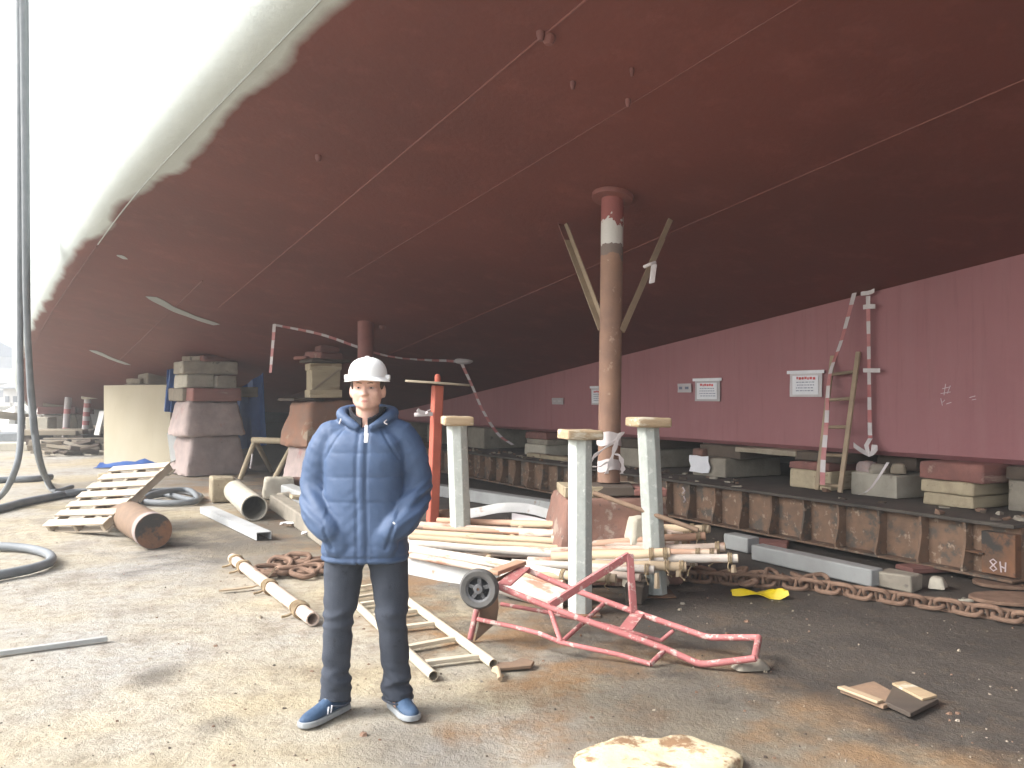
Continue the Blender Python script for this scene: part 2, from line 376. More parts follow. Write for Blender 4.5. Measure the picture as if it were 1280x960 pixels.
        for i in range(a-1):
            s.face([ix(i+1,0,0), ix(i,0,0), ix(i,0,1), ix(i+1,0,1)]); s.face([ix(i,bn-1,0), ix(i+1,bn-1,0), ix(i+1,bn-1,1), ix(i,bn-1,1)])
        for j in range(bn-1):
            s.face([ix(0,j,0), ix(0,j+1,0), ix(0,j+1,1), ix(0,j,1)]); s.face([ix(a-1,j+1,0), ix(a-1,j,0), ix(a-1,j,1), ix(a-1,j+1,1)])
        return s
    def mesh(s, name, mats, smooth=True, ang=38, origin=(0,0,0)):
        o = Vector(origin); me = bpy.data.meshes.new(name)
        me.from_pydata([p-o for p in s.v], [], s.f); me.update()
        finish(me, mats, smooth, ang); me.polygons.foreach_set('material_index', s.mi)
        return me
    def build(s, name, mats, parent=None, smooth=True, ang=38, bevel=0, label=None, cat=None, group=None, kind=None):
        """geometry in world coordinates"""
        if parent is not None: org = root_loc(parent)
        else:
            n = len(s.v); org = Vector((sum(p.x for p in s.v)/n, sum(p.y for p in s.v)/n, min(p.z for p in s.v)))
        o = put(name, s.mesh(name, mats, smooth, ang, org), parent, org)
        if bevel: bev(o, bevel)
        return tag(o, label, cat, group, kind)
def bev(o, wd, seg=2):
    b = o.modifiers.new('bevel', 'BEVEL'); b.width = wd; b.segments = seg; b.limit_method = 'ANGLE'; b.angle_limit = R(35); return o
def boxobj(name, m, c, size, rot=None, parent=None, bevel=.008, jit=0, label=None, cat=None, group=None):
    """box whose local x is the grain"""
    me = MB().box((0,0,0), size, None, jit).mesh(name, m, True)
    o = put(name, me, parent, c, rot if rot is not None else Matrix.Identity(3))
    if bevel: bev(o, bevel)
    return tag(o, label, cat, group)
def bar(name, m, p0, p1, wd, ht, parent=None, bevel=.005, jit=0, label=None, cat=None, group=None):
    p0, p1 = Vector(p0), Vector(p1)
    return boxobj(name, m, (p0+p1)/2, ((p1-p0).length, wd, ht), frame_x(p1-p0), parent, bevel, jit, label, cat, group)
def rod(name, m, p0, p1, r, parent=None, n=12, r2=None, wob=0, hollow=0, label=None, cat=None, group=None):
    p0, p1 = Vector(p0), Vector(p1); Ln = (p1-p0).length; k = 9 if wob else 2
    pts = [Vector((-Ln/2+Ln*i/(k-1), 0, 0)) for i in range(k)]
    rs = [r+((r2 or r)-r)*i/(k-1) for i in range(k)]
    if wob:
        sd_ = random.random()*50
        for i, p in enumerate(pts):
            p.y += wob*noise.noise((i*.45+sd_, 0, 0)); p.z += wob*noise.noise((i*.45+sd_, 9, 0)); rs[i] *= 1+.10*noise.noise((i*1.3+sd_, 4, 0))
    mb = MB()
    if hollow:
        x0, x1 = -Ln/2, Ln/2; h = r-hollow
        prof = [(r, x0), (r, x1), (h, x1), (h, x1-.02), (h, x0+.02), (h, x0)]
        prof.append(prof[0])
        fr = frame_x((1,0,0)); Rx = Matrix(((0,0,1), (1,0,0), (0,1,0)))
        b = len(mb.v); nn = 28
        mb.rings([[Rx @ Vector((rr*math.cos(2*math.pi*j/nn), rr*math.sin(2*math.pi*j/nn), z)) for j in range(nn)] for rr, z in prof], caps=False)
    else: mb.tube(pts, rs, n)
    o = put(name, mb.mesh(name, m), parent, (p0+p1)/2, frame_x(p1-p0))
    return tag(o, label, cat, group)
def stone_mesh(name, m, bx, by, tx, ty, h, amp=.02, bevw=.05, cuts=7, seed=0):
    bm = bmesh.new(); bmesh.ops.create_cube(bm, size=1)
    for v in bm.verts:
        top = v.co.z > 0
        v.co = Vector((v.co.x*(tx if top else bx), v.co.y*(ty if top else by), h if top else 0))
    bmesh.ops.bevel(bm, geom=bm.edges[:], offset=bevw, segments=2, affect='EDGES', profile=.6)
    big = [e for e in bm.edges if e.calc_length() > bevw*1.6]
    bmesh.ops.subdivide_edges(bm, edges=big, cuts=cuts, use_grid_fill=True)
    bm.normal_update()
    for v in bm.verts:
        n1 = noise.noise(v.co*1.7+Vector((seed*7.3, 0, 0))); n2 = noise.noise(v.co*6+Vector((seed*3.1, 5, 0))); n3 = noise.noise(v.co*16+Vector((seed, 5, 9)))
        v.co += v.normal*amp*(n1*1.2+n2*.7+n3*.35)
    me = bpy.data.meshes.new(name); bm.to_mesh(me); bm.free()
    return finish(me, m, True, 60)
def stone(name, m, base, dims, rotz=SA, parent=None, amp=.02, bevw=.05, seed=0, label=None, cat=None, group=None, tilt=(0,0)):
    me = stone_mesh(name, m, *dims, amp=amp, bevw=bevw, seed=seed)
    o = put(name, me, parent, base, Euler((tilt[0], tilt[1], rotz)).to_matrix())
    return tag(o, label, cat, group)
def smoothpath(pts, sub=6, closed=False):
    pts = [Vector(p) for p in pts]; out = []; n = len(pts)
    for i in range(n if closed else n-1):
        p0 = pts[i-1] if (i > 0 or closed) else pts[0]*2-pts[1]
        p1 = pts[i]; p2 = pts[(i+1) % n]; p3 = pts[(i+2) % n] if (i+2 < n or closed) else p2*2-p1
        for k in range(sub):
            t = k/sub
            out.append(.5*((2*p1)+(p2-p0)*t+(2*p0-5*p1+4*p2-p3)*t*t+(3*p1-p0-3*p2+p3)*t**3))
    if not closed: out.append(pts[-1])
    return out
def ribbon(mb, pts, wd, side, th=.002, seg=.09, twist=0, stripes=True):
    """striped tape: pieces alternate white and red"""
    pts = [Vector(p) for p in pts]; acc = 0; k = 0; grid = []; i = 0; start = 0
    lens = [0]
    for a, b in zip(pts, pts[1:]): lens.append(lens[-1]+(b-a).length)
    tot = lens[-1]; n = max(2, int(tot/seg)); 
    def at(d):
        d = min(max(d, 0), tot)
        for j in range(len(pts)-1):
            if lens[j+1] >= d: 
                t = (d-lens[j])/max(1e-9, lens[j+1]-lens[j]); return pts[j].lerp(pts[j+1], t)
        return pts[-1].copy()
    side = Vector(side).normalized()
    def row(d):
        p = at(d); sd2 = side
        if twist:
            tg = (at(d+.02)-at(d-.02)).normalized(); sd2 = Matrix.Rotation(twist*math.sin(d*2.1), 3, tg) @ side
        return [p-sd2*wd/2, p, p+sd2*wd/2]
    for q in range(n):
        mb.m = (q % 2) if stripes else 0
        a, b = tot*q/n, tot*(q+1)/n
        # diagonal stripe ends
        g = [row(a), row((a+b)/2), row(b)]
        mb.sheet(g, th)
    mb.m = 0
# ================================================================== SETTING
def spaced(a, b, step, far, grow=1.35):
    xs = []; x = a
    while x < b: xs.append(x); x += step
    xs.append(b); st = step
    while xs[-1] < far: st *= grow; xs.append(xs[-1]+st)
    st = step
    while xs[0] > -far: st *= grow; xs.insert(0, xs[0]-st)
    return xs
def gz(x, y):
    f = 1 if (-10 < x < 7 and 2.2 < y < 20) else 0
    return .007*noise.noise((x*1.1, y*1.1, 0))+.005*f*noise.noise((x*4, y*4, 3)) + .003*f*noise.noise((x*11, y*11, 5))
xs, ys = spaced(-9, 6, .075, 3000), spaced(2.4, 15, .075, 3000)
gv = [(x, y, gz(x, y)-.008) for y in ys for x in xs]; nx = len(xs)
gf = [(j*nx+i, j*nx+i+1, (j+1)*nx+i+1, (j+1)*nx+i) for j in range(len(ys)-1) for i in range(nx-1)]
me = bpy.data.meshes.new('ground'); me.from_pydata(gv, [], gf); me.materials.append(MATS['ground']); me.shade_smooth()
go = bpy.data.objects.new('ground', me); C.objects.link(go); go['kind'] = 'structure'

# ---- the ship
hull = thing('ship_hull', 'huge red ship hull in dry dock with grey side above and a long straight skeg', 'ship', H(6, 5, 0))
HO = root_loc(hull)
BILGE_R = .36
def section(s):
    """list of (o, z, band) from the skeg outwards and up the side (port)"""
    e = edge_o(s); out = []
    ash = -.11+.27*max(0, min(1, (s-9)/5))                    # paint boundary creeps up the side forward
    l2 = max(5.43, e+1.6); l1 = max(2.85-.0466*(s-4.41), e+.8); l1 = min(l1, l2-.4)
    return e, l1, l2, ash
def side_pts(s):
    e = edge_o(s); z0 = hull_z(s, e); a0 = math.atan(.2) if s < 22 else math.atan(.2)*max(0, 1-(s-22)/10)
    a1 = R(88.6); pts = []; o, z = e, z0; n = 9
    d = 0
    for i in range(n):
        a = a0+(a1-a0)*(i+.5)/n; st = BILGE_R*(a1-a0)/n
        o -= math.cos(a)*st; z += math.sin(a)*st; d += st; pts.append((o, z, d))
    top = 10.5
    for k in (1, 2, 3, 4):
        zz = z+(top-z)*k/4; oo = o-(zz-z)/math.tan(a1); pts.append((oo, zz, d+(zz-z)))
    return pts
def surf_plate(name, rows, mt, bands=None):
    v = [p for r in rows for p in r]; n = len(rows[0]); f = [(i*n+j, (i+1)*n+j, (i+1)*n+j+1, i*n+j+1) for i in range(len(rows)-1) for j in range(n-1)]
    me = bpy.data.meshes.new(name); me.from_pydata([Vector(p)-HO for p in v], [], f)
    me.materials.append(MATS[mt]); me.shade_smooth()
    if bands:
        at = me.attributes.new('band', 'FLOAT', 'POINT'); at.data.foreach_set('value', [b for r in bands for b in r])
    else:
        at = me.attributes.new('band', 'FLOAT', 'POINT'); at.data.foreach_set('value', [-2.0]*len(v))
    o = bpy.data.objects.new(name, me); C.objects.link(o); o.parent = hull; return o
SB = [-24, -14, -8, -1.5, 3.2, 8.9, 14.6, 20.3, 26, 34, 42, 50, 58, 66]  # stern lengthened out of view, to cut light coming from behind
for a, b in zip(SB, SB[1:]):
    n = max(4, int((b-a)/.8)); ss = [a+(b-a)*i/n for i in range(n+1)]
    strakes = {0: [], 1: [], 2: [], 3: [], 4: [], 5: []}; bands = {2: [], 3: [], 4: []}
    for s in ss:
        e, l1, l2, ash = section(s)
        strakes[0].append([H(s, 8.02+(l2-8.02)*k/6, hull_z(s, 8.02+(l2-8.02)*k/6)) for k in range(7)])
        strakes[1].append([H(s, l2+(l1-l2)*k/6, hull_z(s, l2+(l1-l2)*k/6)) for k in range(7)])
        row = [l1+(e-l1)*k/8 for k in range(9)]
        strakes[2].append([H(s, o, hull_z(s, o)) for o in row]); bands[2].append([(e-o)-ash for o in row])
        sp = side_pts(s); pr = [(e, hull_z(s, e), 0)]+sp
        strakes[3].append([H(s, o, z) for o, z, d in pr[:10]]); bands[3].append([d-ash for o, z, d in pr[:10]])
        strakes[4].append([H(s, o, z) for o, z, d in pr[9:]]); bands[4].append([d-ash for o, z, d in pr[9:]])
        # starboard half, mirrored about the keel
        strakes[5].append([H(s, 17.0-p, z) for p, z in [(8.02+(e-8.02)*k/6, hull_z(s, 8.02+(e-8.02)*k/6)) for k in range(7)]+[(o, z) for o, z, d in sp]][::-1])
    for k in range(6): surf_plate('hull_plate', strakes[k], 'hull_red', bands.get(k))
# deck, so that the sky does not shine into the hull
rows = [[H(s, side_pts(s)[-1][0]+.02, 10.45), H(s, 17-side_pts(s)[-1][0]-.02, 10.45)] for s in [-24+90*i/40 for i in range(41)]]
surf_plate('deck', rows, 'roof_sheet')
# transom
tp = [(8.02, hull_z(-24, 8.02))]+[(edge_o(-24), hull_z(-24, edge_o(-24)))]+[(o, z) for o, z, d in side_pts(-24)]
tm = MB(); n = len(tp); tm.v = [H(-24, o, z) for o, z in tp]+[H(-24, 17-o, z) for o, z in reversed(tp)]; tm.face(list(range(2*n)))
tm.build('transom', 'weld_grey', hull)
# skeg: plates of one wall, chamfered foot
SKB = [-2.5, 13.4, 24.5]
for a, b in zip(SKB, SKB[1:]):
    n = 8; mb = MB(); rg = []
    for i in range(n+1):
        s = a+.004+(b-a-.008)*i/n; zt = hull_z(s, 8.0)+.06
        zt = max(zt, KEEL+.03)
        rg.append([H(s, 8.0, KEEL+.05), H(s, 8.0, zt), H(s, 9.0, zt), H(s, 9.0, KEEL+.05), H(s, 8.94, KEEL), H(s, 8.06, KEEL)])
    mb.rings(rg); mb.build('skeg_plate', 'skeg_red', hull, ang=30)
def seam(fn, s0, s1, r, mt='weld', n=40, down=.004):
    pts = []
    for i in range(n+1):
        s = s0+(s1-s0)*i/n; o, z = fn(s); pts.append(H(s, o, z-down))
    MB().tube(pts, r, 6).build('weld_seam', mt, hull)
fl1 = lambda s: (section(s)[1], hull_z(s, section(s)[1])); fl2 = lambda s: (5.43, hull_z(s, 5.43)); fl0 = lambda s: (edge_o(s), hull_z(s, edge_o(s)))
seam(fl1, -2, 14.4, .008); seam(fl2, -1, 22, .006)
seam(fl0, -2, 12.5, .007, 'weld_grey'); seam(fl0, 12.6, 21, .010)
f3 = lambda s: (1.88-(s-13.9)*.0586, hull_z(s, 1.88-(s-13.9)*.0586)); seam(f3, 13.0, 23, .009)
f4 = lambda s: (4.0-.05*s, hull_z(s, 4.0-.05*s)); seam(f4, 1, 11, .004)
for s in ():
    MB().tube([H(s, o, hull_z(s, o)-.002) for o in [7.9-(7.9-edge_o(s)-.1)*i/20 for i in range(21)]], .003, 6).build('weld_seam', 'weld', hull)
for s in ():
    MB().tube([H(s, 7.996, KEEL+.05), H(s, 7.996, hull_z(s, 8)-.02)], .006, 6).build('weld_seam', 'skeg_red', hull)
# bare primer patches where shoring stood
def patch(pts, wd, nm='primer_patch'):
    a = [HP(*p, off=.006) for p in pts]; path = smoothpath(a, 4); g = []
    for i, p in enumerate(path):
        t = (path[min(i+1, len(path)-1)]-path[max(i-1, 0)]).normalized(); nr = Vector((0, 0, 1))+DX*.108+NX*.2; sdv = nr.normalized().cross(t)
        k = i/(len(path)-1); ww = wd*(.80+.20*min(1, 8*min(k, 1-k)))*(1+.12*math.sin(i*1.3)); g.append([p-sdv*ww/2, p, p+sdv*ww/2])
    MB().sheet(g, .004).build(nm, 'primer', hull)
patch([(189, 371), (212, 384), (238, 395), (271, 406)], .24); patch([(116, 438), (136, 447), (160, 456)], .22); patch([(149, 319), (157, 324)], .10)
for px, py, r in ((686, 46, .045), (676, 41, .03), (716, 103, .02), (785, 125, .02), (790, 86, .016), (478, 408, .05), (398, 195, .03)):
    p = HP(px, py, .0); MB().lathe([(r*.3, .02), (r, .02), (r, -.02), (r*.6, -.05), (0, -.055)], p, n=12).build('hull_fitting', 'weld', hull)
# chalk scribble on the skeg
cm = MB()
for (x0, y0, x1, y1) in ((1178, 486, 1186, 484), (1182, 480, 1180, 494), (1176, 492, 1188, 490), (1188, 482, 1184, 492), (1178, 503, 1181, 500), (1183, 505, 1189, 503), (1176, 498, 1178, 507), (1212, 497, 1219, 495), (1215, 500, 1220, 499)):
    cm.tube([SK(x0, y0, 7.998), SK(x1, y1, 7.998)], .0035, 5)
cm.build('chalk_mark', 'chalk', hull)

# ---- added walls beyond the ship and under the bow, keeping light out
mb = MB()
for i in range(9): mb.box(H(-26+i*12+6, 16.2, 6), (1.0, 11.97, 12), Matrix.Rotation(SA, 3, 'Z'))
mb.box(H(54, 8.4, .52), (14.6, 1, 1.04), Matrix.Rotation(SA, 3, 'Z')); o = mb.build('light_block_wall', 'girder_grey'); o['kind'] = 'structure'

# ---- ribbed steel launching beams beside the keel
ROTS = Matrix.Rotation(SA, 3, 'Z')                      # local x = starboard, local y = forward
def ship_beam(name, label, s0, s1, ribs, marks=False):
    t = thing(name, label, 'steel beam', H((s0+s1)/2, 8.1, 0), 'ribbed steel beams under the keel')
    zb, zt = .075, .505; Ln = s1-s0; sc = (s0+s1)/2
    MB().box(H(sc, 8.07, (zb+zt)/2), (1.66, Ln-.02, zt-zb), ROTS).build('web', 'beam_rust', t)
    boxobj('top_flange', 'beam_top', H(sc, 8.02, zt+.0175), (1.80, Ln, .035), ROTS, t, .008)
    mb = MB(); rg = [H(sc-Ln/2+.002, 7.24, zb-.012), H(sc+Ln/2-.002, 7.24, zb-.012)]
    boxobj('bottom_flange', 'beam_rust', H(sc, 8.02, zb-.012), (1.84, Ln-.01, .024), ROTS, t, .006)
    rm = MB(); prof = [(-.145, zb+.002), (-.155, .12), (-.125, .22), (-.10, .34), (-.105, .44), (-.11, zt-.002), (.0, zt-.002), (.0, zb+.002)]
    for y in (-.012, .012): rm.v += [Vector((x, y, z)) for x, z in prof]
    n = len(prof); rm.face(list(range(n))); rm.face([n+i for i in reversed(range(n))])
    for i in range(n): rm.face([i, n+i, n+(i+1) % n, (i+1) % n])
    rmesh = rm.mesh('rib', 'beam_rust', False)
    for s in ribs: put('rib', rmesh, t, H(s, 7.239, 0), ROTS)
    return t
rs = [4.85, 5.29, 5.75, 6.24, 6.70, 7.17, 7.64, 8.1, 8.57, 9.03]
b1 = ship_beam('ribbed_beam', 'rusty ribbed steel beam on the right, lying behind the chain', 4.40, 9.45, rs)
b2 = ship_beam('ribbed_beam', 'rusty ribbed steel beam in the middle, running back behind the white posts', 9.6, 18.6, [9.9+.47*i for i in range(18)])
ship_beam('ribbed_beam', 'rusty ribbed steel beam furthest back, deep under the hull', 18.8, 28, [19.1+.47*i for i in range(18)])
# end box, small shelf and painted scrawl on the near beam
boxobj('end_plate', 'rust_steel', H(4.56, 7.20, .27), (.09, .3, .36), ROTS, b1, .006)
boxobj('shelf_plate', 'rust_steel', H(4.76, 7.19, .255), (.12, .16, .014), ROTS, b1, .003)
sm = MB()
def onbeam(s, z, o=7.150): return H(s, o, z)
for pts in ([(4.60,.17),(4.63,.20),(4.60,.22),(4.57,.20),(4.60,.17)], [(4.60,.17),(4.63,.14),(4.60,.12),(4.57,.14),(4.60,.17)], [(4.54,.21),(4.53,.12)], [(4.535,.17),(4.50,.16)], [(4.49,.21),(4.495,.13)]):
    sm.tube([onbeam(s, z, 7.152) for s, z in pts], .006, 5)
sm.build('paint_mark', 'chalk', b1)
sm = MB()
for pts in ([(8.82,.44),(8.78,.40),(8.82,.36)], [(8.80,.33),(8.77,.28),(8.80,.25)]): sm.tube([H(s, 7.236, z) for s, z in pts], .01, 5)
sm.build('paint_mark', 'chalk', b1)

# ---- keel blocks standing on the beams
TOPZ = .541
def kb_at(px, o=7.75):
    d = ray(px, 560); t = o/d.dot(NX); return (d*t).dot(DX)
def layer(name, m, s, o, z, ls, lo, h, label, cat, group, rz=0, bevel=.012, jit=.006):
    # grain runs across the ship: local x = starboard
    k = int(abs(s*97+z*31))
    me = stone_mesh(name, m, lo, ls, lo*random.uniform(.985, 1), ls*random.uniform(.97, 1), h, .009, min(.022, h*.2), 5, k)
    return tag(put(name, me, None, H(s, o+lo/2, z), Matrix.Rotation(SA+rz+random.uniform(-.015, .015), 3, 'Z')), label, cat, group)
KG = 'blocks packed under the keel'
s = kb_at(1188)
layer('keel_block', 'timber_cream', s+.02, 7.72, TOPZ, .54, 1.2, .125, 'cream board block at the far right, lower of the pair under the red timber', 'keel block', KG)
layer('keel_block', 'timber_cream', s+.03, 7.70, TOPZ+.127, .56, 1.2, .125, 'cream board block at the far right, upper of the pair under the red timber', 'keel block', KG, .02)
layer('keel_block', 'timber_red', s-.03, 7.72, TOPZ+.255, .70, 1.25, .172, 'dull red timber at the far right wedged directly under the skeg', 'keel block', KG, -.02)
s0 = s-1.0
layer('keel_block', 'concrete_block', s0+.25, 7.95, TOPZ, .62, .9, .30, 'grey concrete keel block half cut off by the right picture edge', 'keel block', KG)
layer('keel_block', 'timber_dark', s0+.2, 7.9, TOPZ+.302, .7, 1.0, .125, 'dark timber lying over the grey block at the right picture edge', 'keel block', KG)
s = kb_at(1088)
o_ = layer('keel_block', 'concrete_pale', s, 7.78, TOPZ, .58, 1.0, .25, 'grey concrete keel block with rubble on top, right of the leaning ladder', 'keel block', KG)
for k, (ds, do, hh, mt, lb) in enumerate(((.18, .10, .12, 'stone_pink', 'round grey stone on the concrete block right of the ladder, leftmost of three'), (-.02, .06, .10, 'concrete_block', 'small grey stone in the middle on the concrete block right of the ladder'), (-.2, .12, .13, 'timber_grey', 'flat grey wedge stone at the right end of the concrete block by the ladder'))):
    stone('rubble_stone', mt, H(s+ds, 7.82+do, TOPZ+.245), (.20, .2, .15, .15, hh), SA+.3*k, None, .02, .04, k+3, lb, 'stone', 'stones on the keel blocks')
layer('keel_block', 'timber_dark', s, 8.15, TOPZ+.262, .5, .7, .16, 'dark packing timber above the stones right of the ladder', 'keel block', KG)
s = kb_at(1008)
layer('keel_block', 'timber_cream', s, 7.80, TOPZ, .62, 1.1, .22, 'cream timber keel block behind the leaning ladder', 'keel block', KG)
layer('keel_block', 'timber_red', s+.02, 7.78, TOPZ+.222, .60, 1.1, .09, 'faded pink board on the cream block behind the leaning ladder', 'keel block', KG, .03)
layer('keel_block', 'timber_dark', s-.05, 7.86, TOPZ+.314, .7, 1.0, .11, 'dark packing timber on the pink board behind the leaning ladder', 'keel block', KG)
s = kb_at(948)
layer('packing_plank', 'timber_grey', s, 7.84, KEEL-.075, 1.05, .34, .07, 'long grey plank just under the skeg between two keel blocks', 'plank', KG)
for ds in (-.62, .62): pass
s = kb_at(882)
layer('keel_block', 'concrete_block', s, 7.80, TOPZ, .66, 1.0, .255, 'weathered concrete keel block with a white bag draped on it', 'keel block', KG)
layer('keel_block', 'timber_dark', s-.1, 7.9, TOPZ+.257, .8, .9, .165, 'dark timber above the concrete block with the white bag', 'keel block', KG)
layer('keel_block', 'stone_red', s+.25, 7.82, TOPZ+.257, .2, .3, .10, 'small red brick piece beside the white bag', 'brick', KG)
g = [[H(s+.34-.13*i+.02*math.sin(j*2.2), 7.76+.01*math.sin(i*2+j), TOPZ+.27-.075*j+.02*math.sin(i*3)) for j in range(4)] for i in range(4)]
MB().sheet(g, .012).build('plastic_bag', 'paper', label='crumpled white bag hanging over a concrete keel block', cat='bag')
s = kb_at(784, 7.8)
layer('keel_block', 'concrete_block', s-.1, 7.84, TOPZ, .8, 1.0, .28, 'dim concrete keel block just right of the brown pipe post', 'keel block', KG)
layer('keel_block', 'timber_dark', s-.1, 7.84, TOPZ+.282, .9, 1.0, .14, 'dark timber over the keel block just right of the brown pipe post', 'keel block', KG)
s = kb_at(665)
layer('keel_block', 'concrete_pale', s, 7.80, TOPZ, .75, 1.0, .20, 'pale concrete keel block left of the brown pipe post', 'keel block', KG)
layer('keel_block', 'concrete_block', s-.03, 7.82, TOPZ+.202, .75, 1.0, .09, 'grey slab lying on the pale block left of the brown pipe post', 'keel block', KG)
layer('keel_block', 'timber_red', s, 7.82, TOPZ+.294, .8, 1.0, .13, 'dark red timber on the slab left of the brown pipe post', 'keel block', KG)
layer('packing_plank', 'timber_cream', s-1.1, 7.5, TOPZ, 1.7, .16, .07, 'long tan plank lying flat on the beam left of the brown pipe post', 'plank', KG)
for k, s in enumerate((16.2, 18.4, 20.8, 23.5)):
    b = layer('keel_block', 'concrete_block', s, 7.82, TOPZ if s < 18.6 else TOPZ, .8, 1.0, .42, ['grey keel block in the gloom, nearest of the four under the far skeg', 'grey keel block in the gloom, second of the four under the far skeg', 'grey keel block in the gloom, third of the four under the far skeg', 'grey keel block in the gloom, furthest of the four under the far skeg'][k], 'keel block', KG)

random.seed(31)
deb = MB()
for q in range(80):
    s_ = random.uniform(4.5, 16); b_ = H(s_, random.uniform(7.2, 7.8), TOPZ); z_ = random.uniform(.008, .035)
    deb.box(b_+Vector((0, 0, z_*.4)), (random.uniform(.02, .12), random.uniform(.02, .07), z_), Euler((random.uniform(-.2, .2), random.uniform(-.2, .2), random.uniform(0, 3))), z_*.3); deb.m = random.randrange(3)
deb.m = 0
deb.build('debris', ['timber_dark', 'concrete_block', 'chain_rust'], None, False, label='small rubble and chips strewn on top of the ribbed beams', cat='debris', kind='stuff')
# pads under the near beam and scrap beside it
p = G(1160, 722)
boxobj('timber_wedge', 'timber_red', G(1158, 716, .0)+Vector((0, .05, .035)), (.42, .25, .05), Matrix.Rotation(.2, 3, 'Z'), None, .01, .006, 'pinkish timber wedge pushed under the rusty beam', 'wedge')
stone('rubble_stone', 'stone_pink', G(1135, 733), (.22, .15, .16, .1, .07), .3, None, .015, .03, 11, 'small pink stone on the ground by the end of the grey rail', 'stone', 'loose stones by the beam')
stone('rubble_stone', 'concrete_pale', G(1172, 736), (.18, .16, .12, .1, .11), 1.0, None, .02, .03, 12, 'pale broken stone under the edge of the rusty beam', 'stone', 'loose stones by the beam')
stone('rubble_stone', 'concrete_pale', G(1207, 752), (.12, .06, .1, .05, .02), .2, None, .006, .01, 13, 'flat white chip on the ground between the chain and the beam', 'stone', 'loose stones by the beam')
def arcplate(name, px, py, a, b, th, label, rz=0, m='chain_rust'):
    c = G(px, py); pts = [c+Matrix.Rotation(rz, 3, 'Z') @ Vector((a*math.cos(t), b*math.sin(t), th+.006)) for t in [2*math.pi*i/28 for i in range(28)]]
    return MB().slab(pts, th).build(name, m, None, True, 30, .006, label, 'steel plate', 'curved plates by the beam end')
arcplate('steel_plate', 1275, 731, .40, .26, .03, 'rusty round plate nearest the beam at the right picture edge', .1)
arcplate('steel_plate', 1272, 752, .36, .22, .03, 'rusty curved plate lying flat just behind the chain at the right', -.1)
boxobj('timber_scrap', 'timber_red', G(955, 682)+Vector((0, 0, .03)), (.5, .3, .05), Matrix.Rotation(-.4, 3, 'Z'), None, .01, .01, 'flat brown board end sticking out below the ribbed beam', 'board')
boxobj('timber_scrap', 'timber_grey', G(985, 696)+Vector((0, 0, .025)), (.3, .16, .04), Matrix.Rotation(.3, 3, 'Z'), None, .01, .01, 'small grey board on the ground behind the grey steel rail', 'board')

# grey steel rails on the ground
bar('steel_rail', 'girder_grey', G(948, 700)+Vector((0, .05, .075)), G(1100, 735)+Vector((0, .05, .075)), .16, .15, None, .015, 0, 'grey steel rail on the ground behind the yellow rag', 'rail', 'grey steel rails')
boxobj('steel_block', 'concrete_block', G(1110, 736)+Vector((.12, .05, .06)), (.3, .2, .13), Matrix.Rotation(-.9, 3, 'Z'), None, .015, .01, 'grey block at the near end of the grey steel rail', 'block')
boxobj('steel_rail', 'girder_grey', G(925, 690)+Vector((.04, .1, .08)), (.36, .17, .16), frame_x(-DX), None, .015, 0, 'short grey rail piece beside the pole tips', 'rail', 'grey steel rails')
bar('steel_rail', 'girder_grey', G(540, 618)+Vector((0, 0, .09)), G(712, 646)+Vector((0, 0, .09)), .2, .18, None, .015, 0, 'long grey steel rail behind the white posts and the folded white sheet', 'rail', 'grey steel rails')

# ---- pipe post with two braces, standing on a red stone block
ptop = HP(766, 243); Yp = 7.85
stone('stone_block', 'stone_red', Vector((P(757, 600, Yp).x, Yp, 0)), (1.15, 1.0, .85, .8, .74), .12, None, .03, .06, 21, 'dull red stone block under the brown pipe post', 'stone block')
post = thing('pipe_post', 'tall brown pipe post with two braces and white paint near its top', 'post', P(760, 590, Yp))
pb = Vector((P(761, 590, Yp).x, Yp, .84)); pt = Vector((ptop.x, Yp+.02, hull_z(*so_(ptop))-.02))
zt = pt.z
MB().tube([pb, pt], .102, 28).build('pipe', 'post_paint', post)
nrm = (Vector((0, 0, 1))+DX*.108+NX*.2).normalized(); fr = frame_x(nrm); RZ = Matrix((fr.col[1], fr.col[2], fr.col[0])).transposed()
MB().lathe([(.1, -.035), (.185, -.03), (.19, -.01), (.19, .012), (.1, .012)], pt, RZ, 28).build('collar', 'weld', post)
for a, b in (((702, 281), (752, 413)), ((838, 277), (777, 416))):
    q = HP(*a); r_ = P(*b, Yp)
    q = Vector((q.x, q.y, q.z)); m_ = MB()
    # angle iron: two flanges
    d = (r_-q); f_ = frame_x(d); Ln = d.length; mid = (q+r_)/2
    m_.box(mid+f_ @ Vector((0, 0, 0)), (Ln, .066, .009), f_); m_.box(mid+f_ @ Vector((0, .0285, .0335)), (Ln, .009, .058), f_)
    m_.build('brace', 'ladder_tan', post, False)
    e = q+(r_-q)*.07; mm = MB(); mm.box(e, (.26, .072, .013), f_); mm.build('brace_end', 'weld', post, False)
